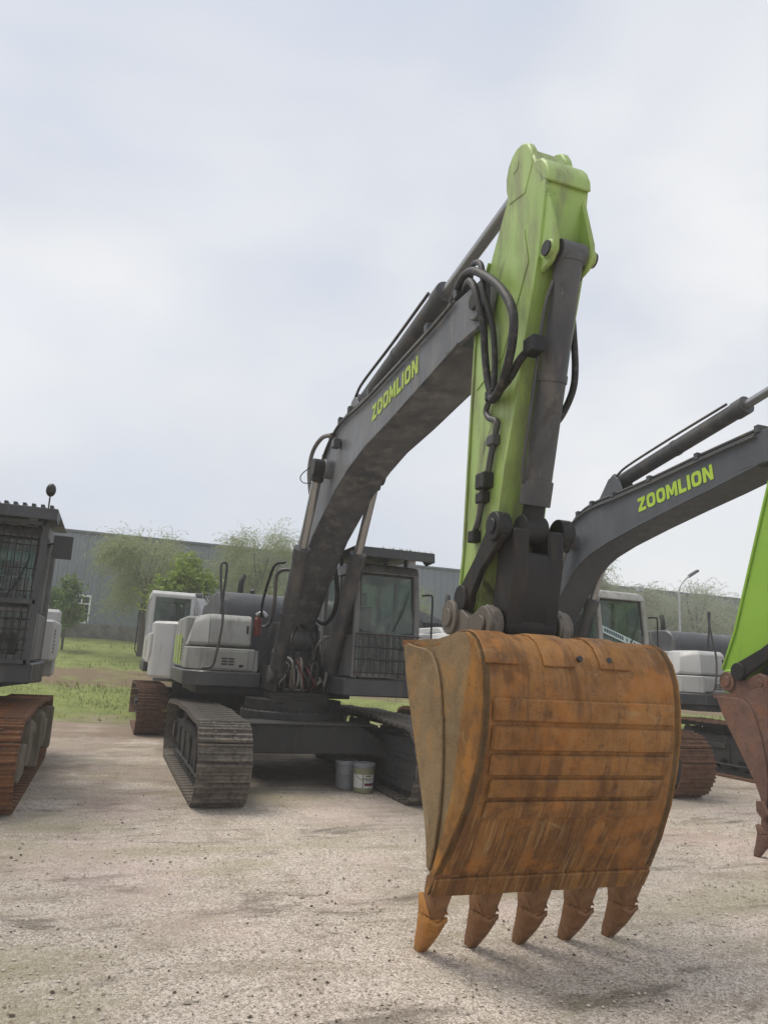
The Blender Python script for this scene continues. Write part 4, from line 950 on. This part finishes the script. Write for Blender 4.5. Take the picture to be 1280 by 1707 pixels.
        for s in (-1, 1):
            b.cyl((s*(hw+0.10), *boom['pin']), (s*hw*0.9, *boom['pin']), 0.13, None, 20)
        b.cyl((-hw-0.04, *boom['foot']), (hw+0.04, *boom['foot']), 0.20, None, 20)
        ab = boom['arm_base']
        for s in (-1, 1): b.prism([(ab[0]+0.45, ab[1]-0.32), (ab[0]+0.12, ab[1]+0.06), (ab[0]-0.02, ab[1]+0.10), (ab[0]-0.14, ab[1]), (ab[0]-0.30, ab[1]-0.34)], s*0.11-0.015, s*0.11+0.015)
        ly, lz = BL[-1]; uy, uz = BU[0]
        for s in (-1, 1):
            b.prism([(ly+0.25, lz-0.02+0.02), (tipy-0.02, tipz-0.20), (tipy-0.15, tipz-0.15), (tipy-0.20, tipz), (tipy-0.15, tipz+0.16), (tipy, tipz+0.21), (uy+0.25, uz-0.015)], s*(hw-0.045), s*(hw+0.004))
            b.cyl((s*(hw-0.05), tipy, tipz), (s*(hw+0.05), tipy, tipz), 0.15, None, 20)
    bo = part('boom', None, bm, boom_mat, t, None, 0.012)
    part('pivot_pin', None, lambda b: b.cyl((-hw-0.075, tipy, tipz), (hw+0.075, tipy, tipz), 0.07, None, 16), 'dark_steel', bo)
    part('pivot_pin', None, lambda b: b.cyl((-0.46, *boom['pin']), (0.46, *boom['pin']), 0.065, None, 16), 'dark_steel', bo)
    if front:
        if boom is BOOM_R: sy, sz, ey, ez, hh = -3.20, 4.03, -4.62, 4.21, 0.20
        else: sy, sz, ey, ez, hh = -3.80, 4.37, -5.12, 4.475, 0.185
        if text_side < 0:
            u = Vector((0, ey-sy, ez-sz)).normalized(); up = Vector((-1, 0, 0)).cross(u); org = (-hw-0.004, sy, sz); nx_ = -1
        else:
            u = Vector((0, sy-ey, sz-ez)).normalized(); up = Vector((1, 0, 0)).cross(u); org = (hw+0.004, ey, ez); nx_ = 1
        me, wd = word_mesh('ZOOMLION')
        m = Matrix(((0, 0, nx_, org[0]), (u.y, up.y, 0, org[1]), (u.z, up.z, 0, org[2]), (0, 0, 0, 1)))
        link('boom_lettering', me, M[decal], bo, m @ Matrix.Diagonal((math.hypot(ey-sy, ez-sz)/wd, hh, 1, 1)))
    # boom pipes along the top left edge
    def along(off_x, off_n, a=2, bidx=-2):
        pts = []
        up = list(reversed(BU))
        for (y, z) in up[a:bidx if bidx else None]: pts.append((off_x, y-off_n*0.4, z+off_n))
        return pts
    for ox, on in ((-0.20, 0.06), (-0.13, 0.055), (0.20, 0.06)):
        part('boom_pipe', None, lambda b: b.tube(along(ox, on, 3, None), 0.024, 8, 4), 'pipe', bo)
    part('side_pipe', None, lambda b: b.tube([(-hw-0.03, y-0.0, z-0.05) for (_, y, z) in along(0, 0, 3, None)], 0.018, 8, 4), 'pipe', bo)
    for (x, y, z) in along(-0.16, 0.05, 5, None):
        part('pipe_clamp', None, lambda b: b.box(-0.275, -0.10, y-0.035, y+0.035, z-0.06, z+0.035, rot=('X', -0.1)), 'charcoal', bo, None, 0.006)
    for s in (-1, 1):
        cylinder(t, 'boom_cylinder', s*0.40, (-0.45, 1.50), boom['pin'], 0.105, 0.062, 0.63)
    Am = I4 if arm_q is None else simil((-6.40, 4.60), boom['tip'], (-6.17, 2.10), arm_q)
    Bm = I4 if bucket_m is None else bucket_m
    top_pin = tp(Am, (-6.80, 5.60))
    cylinder(t, 'arm_cylinder', 0.0, boom['arm_base'], top_pin, 0.105, 0.058, 0.60)
    if detail:
        part('cylinder_pipe', None, lambda b: b.tube([(-0.14, boom['arm_base'][0]-0.1, boom['arm_base'][1]+0.05), (-0.13, boom['arm_base'][0]-0.35, boom['arm_base'][1]+0.16), (-0.10, boom['arm_base'][0]*0.7+top_pin[0]*0.3, boom['arm_base'][1]*0.7+top_pin[1]*0.3+0.12), (-0.10, boom['arm_base'][0]*0.45+top_pin[0]*0.55, boom['arm_base'][1]*0.45+top_pin[1]*0.55+0.10)], 0.018, 8, 5), 'pipe', t)
    # --- arm
    def ar(b):
        k = 0.178
        b.prism(ARM_POLY, -k, k)
        for s in (-1, 1):
            # raised ear plates at the top and doubler plates on the cylinder bracket
            b.prism([(-6.70,5.30),(-6.655,5.45),(-6.65,5.56),(-6.68,5.65),(-6.74,5.71),(-6.82,5.735),(-6.90,5.72),(-6.98,5.67),(-7.03,5.58),(-7.06,5.45),(-6.95,5.25)], s*0.115, s*(k+0.006))
            b.prism([(-7.22,5.16),(-7.12,4.95),(-7.08,4.52),(-7.17,4.50),(-7.28,4.525),(-7.345,4.60),(-7.345,4.70),(-7.285,4.92)], s*0.125, s*0.165)
            b.cyl((s*0.12, -7.27, 4.62), (s*0.185, -7.27, 4.62), 0.068, None, 18)
            b.cyl((s*k, -6.17, 2.10), (s*0.215, -6.17, 2.10), 0.12, None, 20)
            b.cyl((s*k, -6.29, 2.24), (s*0.205, -6.29, 2.24), 0.09, None, 18)
        b.prism([(-7.275,5.16),(-7.268,5.25),(-7.23,5.34),(-7.17,5.41),(-7.10,5.44),(-7.06,5.40),(-7.2,5.2)], -k-0.004, k+0.004)
    am = part('arm', 'arm', ar, arm_mat, t, Am, 0.012)
    def lips(idx):
        def fn(b):
            P_ = [Vector(ARM_POLY[i]) for i in idx]; k_ = len(P_); vs = []
            for xx in (-0.194, 0.194):
                for i, p in enumerate(P_):
                    d_ = (P_[min(i+1, k_-1)]-P_[max(i-1, 0)]).normalized(); nn_ = Vector((d_.y, -d_.x))
                    vs += [(xx, *(p+nn_*0.006)), (xx, *(p-nn_*0.02))]
            fs = []
            for i in range(k_-1):
                for o_ in (0, 2*k_): fs.append((o_+2*i, o_+2*i+1, o_+2*i+3, o_+2*i+2))
                fs += [(2*i, 2*i+2, 2*k_+2*i+2, 2*k_+2*i), (2*i+1, 2*k_+2*i+1, 2*k_+2*i+3, 2*i+3)]
            fs += [(0, 1, 2*k_+1, 2*k_), (2*k_-2, 4*k_-2, 4*k_-1, 2*k_-1)]
            b.add(vs, fs)
        return fn
    part('doubler_plate', 'armdb', lambda b: b.prism([(-7.02,4.66),(-6.66,4.05),(-6.24,3.92),(-6.245,4.60),(-6.42,4.88),(-6.74,5.02),(-6.95,4.95)], -0.186, -0.176), arm_mat, am, None, 0.003)
    part('front_plate', 'armfp', lips(list(range(14, 21))), arm_mat, am, None, 0.003)
    part('rear_plate', 'armrp', lips(list(range(4, 11))), arm_mat, am, None, 0.003)
    part('arm_pin', 'armpin', lambda b: b.cyl((-0.20,-7.27,4.62),(0.20,-7.27,4.62),0.055,None,14), 'dark_steel', am)
    part('arm_pin', 'armpin2', lambda b: b.cyl((-0.188,-6.80,5.58),(0.188,-6.80,5.58),0.05,None,14), arm_mat, am)
    if front:
        # bucket cylinder and linkage live on the arm's own frame
        A1 = tp(Am, (-7.27, 4.62)); RP = tp(Am, (-6.80, 2.71)); BP = tp(Bm, (-6.72, 2.03)); GP = tp(Am, (-6.29, 2.24))
        bc = cylinder(t, 'bucket_cylinder', 0.0, A1, RP, 0.099, 0.055, 0.90, eye=0.9)
        def links(s):
            def fn(b):
                d = Vector(RP)-Vector(GP); nn = Vector((-d.y, d.x)).normalized()
                p = [Vector(GP)+nn*0.10-d*0.05, Vector(GP)+d*0.5+nn*0.055, Vector(RP)+nn*0.115, Vector(RP)+d.normalized()*0.12, Vector(RP)-nn*0.115, Vector(GP)+d*0.5-nn*0.085, Vector(GP)-nn*0.10-d*0.05, Vector(GP)-d.normalized()*0.12]
                b.prism([(q.x, q.y) for q in p], s*0.225, s*0.275)
                b.cyl((s*0.205, *RP), (s*0.31, *RP), 0.105, None, 18); b.cyl((s*0.205, *GP), (s*0.30, *GP), 0.10, None, 18)
                b.cyl((s*0.31, *RP), (s*0.325, *RP), 0.055, None, 14)
            return fn
        for s in (-1, 1): part('guide_link', None, links(s), 'dark_steel', t, None, 0.01)
        def hl(b):
            d = Vector(BP)-Vector(RP); nn = Vector((-d.y, d.x)).normalized()
            for s in (-1, 1):
                q = [Vector(RP)+nn*0.12, Vector(RP)-nn*0.12, Vector(RP)+d*0.35-nn*0.15, Vector(BP)-nn*0.12, Vector(BP)+nn*0.12, Vector(RP)+d*0.35+nn*0.10]
                b.prism([(p.x, p.y) for p in q], s*0.075, s*0.200)
            q = [Vector(RP)+d*0.24+nn*0.08, Vector(RP)+d*0.24-nn*0.13, Vector(RP)+d*0.45-nn*0.16, Vector(BP)-nn*0.11, Vector(BP)+nn*0.10]
            b.prism([(p.x, p.y) for p in q], -0.192, 0.192)
            b.cyl((-0.20, *BP), (0.20, *BP), 0.125, None, 20)
        part('bucket_link', None, hl, 'dark_steel', t, None, 0.015)
        bm_ = bucket_mats or ('rust_shell', 'rust_side', 'rust_orange', 'rust_tooth', 'rust_tooth_orange')
        build_bucket(t, Bm, bm_, hero)
    return t, bo, am, cb

# ------------------------------------------------------------------ the parked machines
main, main_boom, main_arm, main_cab = excavator('grey excavator with faded lime arm and big rusty bucket, centre of the yard', 2.72, 11.35, hero=True)
BR = simil((-6.66, 0.0), (-5.33, 0.0), (-6.42, 1.88), (-5.33+0.37, 1.58))
r1, r1_boom, r1_arm, r1_cab = excavator('clean charcoal excavator right of the centre one, with bright lime arm and small maroon bucket', 7.08, 11.70, shoe='shoe_brown', body='body_white', boom_mat='charcoal_clean', arm_mat='lime_bright', cabm='body',
          boom=BOOM_R, arm_q=tp(BR, (-6.17, 2.10)), bucket_m=BR, bucket_mats=('rust_maroon',)*5, decal='decal_bright', guard='none', visor=False, glassm='glass_clean', hood='body_white', hood_dz=-0.32)
lx, lx_boom, lx_arm, lx_cab = excavator('excavator at the left edge with caged cab and rust-orange tracks', -2.36, 11.10, shoe='shoe_rust', frame_mat='muddy', body='body_white', guard='full', mirror=True, drail=False)
r2, _, _, _ = excavator('white bodied excavator far right, mostly hidden behind the bright lime arm', 12.75, 11.9, shoe='shoe_brown', frame_mat='under', body='body_white', boom_mat='charcoal_clean', arm_mat='lime_bright', cabm='body', guard='none', visor=False, glassm='glass_clean', stripes=False, hood_x1=1.25)
def far_arm(B, d): return (B['tip'][0]-d[0], B['tip'][1]-d[1])
b1, _, _, _ = excavator('pale excavator facing away behind the centre one, cab window showing on its left', 2.35, 19.2, math.pi, shoe='shoe_brown', body='body_white', cabm='body_white', guard='none', visor=False, glassm='glass_clean', boom=BOOM_LOW, arm_q=far_arm(BOOM_LOW, (2.0, 1.0)), hood_x1=0.42, front=False)
d1, _, _, _ = excavator('small distant white excavator seen between the centre cab and the rusty bucket', 15.2, 30.5, -math.pi/2+0.12, shoe='shoe_brown', body='body_white', cabm='body_white', hood='body_white', guard='none', visor=False, glassm='glass_clean', z0=gz(15.2, 30.5), boom_mat='charcoal_clean', boom=BOOM_LOW, arm_q=far_arm(BOOM_LOW, (2.0, 1.0)), decal='decal_bright', text_side=1, hood_x1=1.2)

# ------------------------------------------------------------------ hoses and fittings of the centre machine
def hose(name, parent, pts, r, mat='rubber', n=10):
    return part(name, None, lambda b: b.tube(pts, r, n, 6), mat, parent)
hose('arm_hose', main_arm, [(-0.16,-5.6,4.93),(-0.28,-6.08,4.95),(-0.30,-6.31,4.91),(-0.31,-6.53,4.77),(-0.31,-6.83,4.51),(-0.31,-7.02,4.25),(-0.31,-7.04,4.03),(-0.30,-6.95,3.84),(-0.28,-6.82,3.73),(-0.25,-6.66,3.70),(-0.22,-6.56,3.76)], 0.034)
hose('arm_hose', main_arm, [(-0.10,-5.7,4.93),(-0.28,-6.20,4.86),(-0.32,-6.40,4.74),(-0.31,-6.50,4.50),(-0.28,-6.52,4.34),(-0.25,-6.50,4.12),(-0.24,-6.53,3.92),(-0.23,-6.58,3.76)], 0.030)
hose('arm_hose', main_arm, [(-0.20,-7.20,3.95),(-0.23,-7.02,3.89),(-0.24,-6.88,3.79),(-0.23,-6.66,3.74)], 0.030)
hose('arm_hose', main_arm, [(-0.02,-5.7,4.95),(-0.22,-6.15,5.02),(-0.27,-6.34,4.98),(-0.29,-6.48,4.86),(-0.29,-6.54,4.6),(-0.24,-6.60,4.3),(-0.22,-6.61,4.0),(-0.22,-6.60,3.78)], 0.024)
hose('arm_pipe', main_arm, [(-0.21,-6.56,3.78),(-0.21,-6.47,3.68),(-0.21,-6.52,3.60),(-0.21,-6.64,3.54),(-0.21,-6.63,3.46),(-0.21,-6.58,3.33),(-0.21,-6.52,3.16),(-0.21,-6.46,3.10),(-0.21,-6.43,2.95),(-0.21,-6.39,2.82),(-0.21,-6.32,2.73)], 0.024, 'pipe')
for nm, c, h in (('pipe_clamp',(-0.21,-6.60,3.40),(0.035,0.05,0.04)),('valve_block',(-0.22,-6.49,3.11),(0.045,0.07,0.06)),('valve_block',(-0.21,-6.45,2.99),(0.035,0.06,0.04)),('pipe_elbow',(-0.21,-6.33,2.71),(0.035,0.05,0.045)),('hose_fitting',(-0.22,-6.58,3.76),(0.04,0.05,0.04)),('hose_fitting',(-0.20,-7.14,3.94),(0.05,0.07,0.06))):
    part(nm, None, lambda b: b.box(c[0]-h[0], c[0]+h[0], c[1]-h[1], c[1]+h[1], c[2]-h[2], c[2]+h[2]), 'dark_steel' if nm != 'pipe_clamp' else 'cylinder', main_arm, None, 0.008)
hose('cylinder_hose', main, [(0.12,-7.20,4.50),(0.18,-7.02,4.47),(0.22,-6.99,4.21),(0.23,-7.00,3.92),(0.23,-6.97,3.75),(0.20,-6.90,3.60),(0.14,-6.88,3.50)], 0.026)
hose('cylinder_hose', main, [(0.12,-7.18,4.42),(0.17,-6.98,4.34),(0.20,-6.95,4.13),(0.18,-6.92,4.02),(0.12,-6.98,3.91)], 0.022)
part('cylinder_pipe', None, lambda b: b.tube([(-0.10,-7.22,4.42),(-0.135,-7.16,4.2),(-0.135,-7.02,3.6),(-0.13,-6.90,3.12),(-0.08,-6.86,3.0)], 0.014, 8, 5), 'pipe', main)
hose('boom_hose', main_boom, [(-0.30,-1.35,4.02),(-0.34,-1.33,4.35),(-0.33,-1.42,4.62),(-0.31,-1.80,4.72),(-0.29,-2.26,4.64)], 0.030, 'conduit')
hose('thin_wire', main_boom, [(-0.40,-2.10,4.02),(-0.52,-1.80,4.06),(-0.54,-1.72,4.18),(-0.44,-2.02,4.28)], 0.007, 'rubber', 6)
hose('cab_hose', main, [(0.34,-0.55,3.15),(0.36,-0.66,2.94),(0.36,-0.76,2.62),(0.36,-0.56,2.38),(0.34,-0.20,2.29),(0.30,0.10,2.36)], 0.034)
hose('grab_rail', main, [(-0.36,-1.1,2.95),(-0.52,-0.98,2.96),(-0.60,-0.91,2.86),(-0.60,-0.94,2.53),(-0.60,-0.81,2.26),(-0.56,-0.31,2.19),(-0.5,0.3,2.2)], 0.026, 'pipe')
part('boom_light', None, lambda b: b.box(-0.36, -0.26, -2.62, -2.50, 4.38, 4.50), 'cylinder', main_boom, None, 0.012)
# tangle of hoses and valves at the foot of the boom
rnd = random.Random(21)
def vb(b):
    b.box(-0.26, 0.26, -0.30, 0.05, 1.30, 1.62); b.box(-0.20, 0.05, -0.42, -0.30, 1.36, 1.52); b.box(0.08, 0.24, -0.40, -0.30, 1.42, 1.60)
part('valve_bank', None, vb, 'dark_steel', main, None, 0.015)
for i in range(16):
    x = -0.30+0.04*i+rnd.uniform(-.02, .02); m_ = rnd.choice(['rubber','rubber','conduit','conduit','pipe','link_steel']) if i not in (5, 9) else 'red'
    z0_ = rnd.uniform(1.45, 1.75); x2 = x+rnd.uniform(-.12, .12)
    hose('hydraulic_hose', main, [(x, -0.35, z0_), (x+rnd.uniform(-.03, .03), -0.55-rnd.uniform(0, .08), z0_-0.08), (x2, -0.58-rnd.uniform(0, .05), 1.38), (x2+rnd.uniform(-.08, .08), -0.45, 1.27)], rnd.choice((0.016, 0.02, 0.024)) if m_ != 'red' else 0.010, m_, 7)
for x, pts in ((0.1, [(0.02,-0.05,2.25),(0.10,-0.35,2.1),(0.14,-0.45,1.9),(0.10,-0.40,1.62)]), (0.2, [(0.42,-0.62,2.1),(0.30,-0.45,2.05),(0.18,-0.40,1.9),(0.16,-0.38,1.6)]), (-0.1, [(-0.05,-0.1,2.2),(-0.18,-0.38,2.05),(-0.16,-0.45,1.85),(-0.12,-0.38,1.6)])):
    hose('hydraulic_hose', main, pts, 0.022, 'conduit' if x == 0.2 else 'rubber', 8)
for s in (-1, 1):
    part('cylinder_strap', None, lambda b: b.cyl((s*0.40,-0.63,1.78),(s*0.40,-0.66,1.83),0.118,None,18), 'pipe', main)
part('red_canister', None, lambda b: (b.lathe([(0.055,0),(0.06,0.01),(0.06,0.26),(0.035,0.31),(0.02,0.33)], 16, (-0.52,0.62,2.06))), 'red', main)
part('filter_cap', None, lambda b: (b.tube([(-0.56,0.55,2.38),(-0.48,0.50,2.42),(-0.42,0.48,2.36)], 0.04, 10, 4)), 'chrome', main)
# bits on the cab roof
part('roof_ring', None, lambda b: (b.tube([(0.82+0.10*math.cos(a*math.pi/6), -0.7+0.10*math.sin(a*math.pi/6), 3.43) for a in range(12)], 0.007, 6, 2, True), [b.cyl((0.82+0.10*math.cos(a), -0.7+0.10*math.sin(a), 3.35), (0.82+0.10*math.cos(a), -0.7+0.10*math.sin(a), 3.43), 0.006, None, 6) for a in (0.3, 2.4, 4.5)]), 'pipe', main_cab)
def weeds(b):
    r2_ = random.Random(8)
    for i in range(260):
        x, y = r2_.uniform(0.75, 1.58), r2_.uniform(-1.42, -0.6); h = r2_.uniform(0.02, 0.06); w_ = 0.012; a = r2_.random()*6.28
        b.add([(x-w_*math.cos(a), y-w_*math.sin(a), 3.35), (x+w_*math.cos(a), y+w_*math.sin(a), 3.35), (x+r2_.uniform(-.03, .03), y, 3.35+h)], [(0, 1, 2)])
wo = part('roof_weeds', None, weeds, LEAF['pale'], main_cab); wo['kind'] = 'stuff'
# printed sticker across the right machine's windscreen
def stick(b):
    b.add([(0.58,-1.205,2.44),(1.42,-1.205,2.17),(1.42,-1.198,2.28),(0.58,-1.191,2.56)], [(0,1,2,3)])
n = NM('teal_white_sticker'); n.base((0.50,0.62,0.62,1)); n.rough(0.5); M['sticker'] = n.m
st = part('window_sticker', None, stick, 'sticker', r1_cab)
n = NM('sticker_ink'); n.base((0.05,0.09,0.10,1)); n.rough(0.5); M['sink'] = n.m
def marks(b):
    r3 = random.Random(4)
    for i in range(14):
        f = 0.06+i*0.052 if i < 9 else 0.58+(i-9)*0.09; x = 0.58+0.84*f; zc = 2.50-0.28*f+0.005; w_ = 0.016 if i < 9 else 0.012; y = -1.2055
        b.add([(x-w_, y, zc-0.028), (x+w_, y, zc-0.034), (x+w_, y+0.002, zc+0.026), (x-w_, y+0.002, zc+0.032)], [(0,1,2,3)])
        
part('sticker_characters', None, marks, 'sink', st)
for i, (y0, y1, z0, z1, x0, x1) in enumerate(((-1.55,-1.05,0.20,0.58,1.50,1.60),(-0.95,-0.55,0.30,0.80,1.50,1.62),(-0.30,-0.16,0.20,0.84,1.50,1.68),(0.0,0.12,0.22,0.80,1.50,1.67),(0.55,1.15,0.34,0.70,1.50,1.66),(1.55,1.72,0.22,0.82,1.50,1.70))):
    part('track_step', None, lambda b: b.prism([(y0, z0), (y1, z0+0.03), (y1, z1), (y0+0.04, z1+0.02)], x0, x1), 'muddy', lx, None, 0.02)
for i in range(3):
    part('dried_mud', None, lambda b: b.ball((1.50, -0.75+i*0.75, 0.72), (0.16, 0.14), 12), 'muddy', lx)

# ------------------------------------------------------------------ pails under the centre machine
n = NM('grey_plastic'); n.base(n.mix(n.noise(5,5), (0.17,0.18,0.20,1), (0.23,0.235,0.25,1))); n.rough(0.45); M['pail'] = n.m
n = NM('olive_plastic'); n.base(n.mix(n.noise(5,5), (0.20,0.21,0.12,1), (0.27,0.27,0.17,1))); n.rough(0.45); M['pail2'] = n.m
n = NM('white_label'); n.base((0.62,0.63,0.62,1)); n.rough(0.5); M['label'] = n.m
n = NM('maroon_print'); n.base((0.13,0.012,0.02,1)); n.rough(0.5); M['maroon'] = n.m
n = NM('green_print'); n.base((0.17,0.20,0.04,1)); n.rough(0.5); M['gprint'] = n.m
n = NM('ink_print'); n.base((0.03,0.035,0.04,1)); n.rough(0.5); M['ink'] = n.m
def pail(label, x, y, mat, lab):
    t = thing('pail', label, 'pail', (x, y, 0), 0, 'pails beneath the centre excavator')
    part('tub', None, lambda b: b.lathe([(0.128,0),(0.135,0.01),(0.148,0.30),(0.148,0.36)], 28), mat, t)
    part('lid', None, lambda b: b.lathe([(0.150,0.325),(0.158,0.33),(0.158,0.375),(0.150,0.385),(0.135,0.385),(0.130,0.375)], 28), 'pail', t)
    part('bail_handle', None, lambda b: b.tube([(-0.152,-0.03,0.32),(-0.15,-0.08,0.25),(-0.09,-0.135,0.19),(0,-0.155,0.20)], 0.004, 5, 4), 'conduit', t)
    if lab:
        def arc(a0, a1, z0, z1, d):
            def fn(b):
                k = 8; vs = []
                for i in range(k+1):
                    a = R(a0+(a1-a0)*i/k)
                    for z in (z0, z1):
                        r = 0.135+(z-0.01)*0.0448+d; vs.append((r*math.sin(a), -r*math.cos(a), z))
                b.add(vs, [(2*i, 2*i+2, 2*i+3, 2*i+1) for i in range(k)])
            return fn
        part('paper_label', None, arc(-88, -24, 0.07, 0.245, 0.002), 'label', t); lb = part('paper_label', None, arc(-17, 55, 0.07, 0.245, 0.002), 'label', t)
        part('print_band', None, arc(-13, 52, 0.10, 0.135, 0.0035), 'maroon', lb); part('print_block', None, arc(-8, 22, 0.215, 0.238, 0.0035), 'gprint', lb)
        for z, a1 in ((0.19, 40), (0.18, 18), (0.165, 30)): part('print_line', None, arc(-8, a1, z, z+0.005, 0.0035), 'ink', lb)
    return t
pail('pail with white printed label and maroon band under the centre excavator', 3.50, 10.15, 'pail2', True)
pail('plain grey pail standing behind the labelled pail', 3.33, 10.42, 'pail', False)

# ------------------------------------------------------------------ thin haze volume added to pale the distance and lift dark tones
n = NM('added_haze'); n.t.nodes.remove(n.p)
pv = n.n('ShaderNodeVolumePrincipled'); pv.inputs['Color'].default_value = (0.93, 0.95, 0.97, 1); pv.inputs['Density'].default_value = 0.0028
n.l(pv.outputs[0], n.o.inputs['Volume'])
hb = MB(); hb.box(-420, 420, -420, 620, -1.0, 14.0)
hz = bpy.data.meshes.new('haze'); hz.from_pydata(hb.v, [], hb.f)
struct(link('haze', hz, n.m), 'stuff', 'thin haze added over the whole yard to lift dark tones')
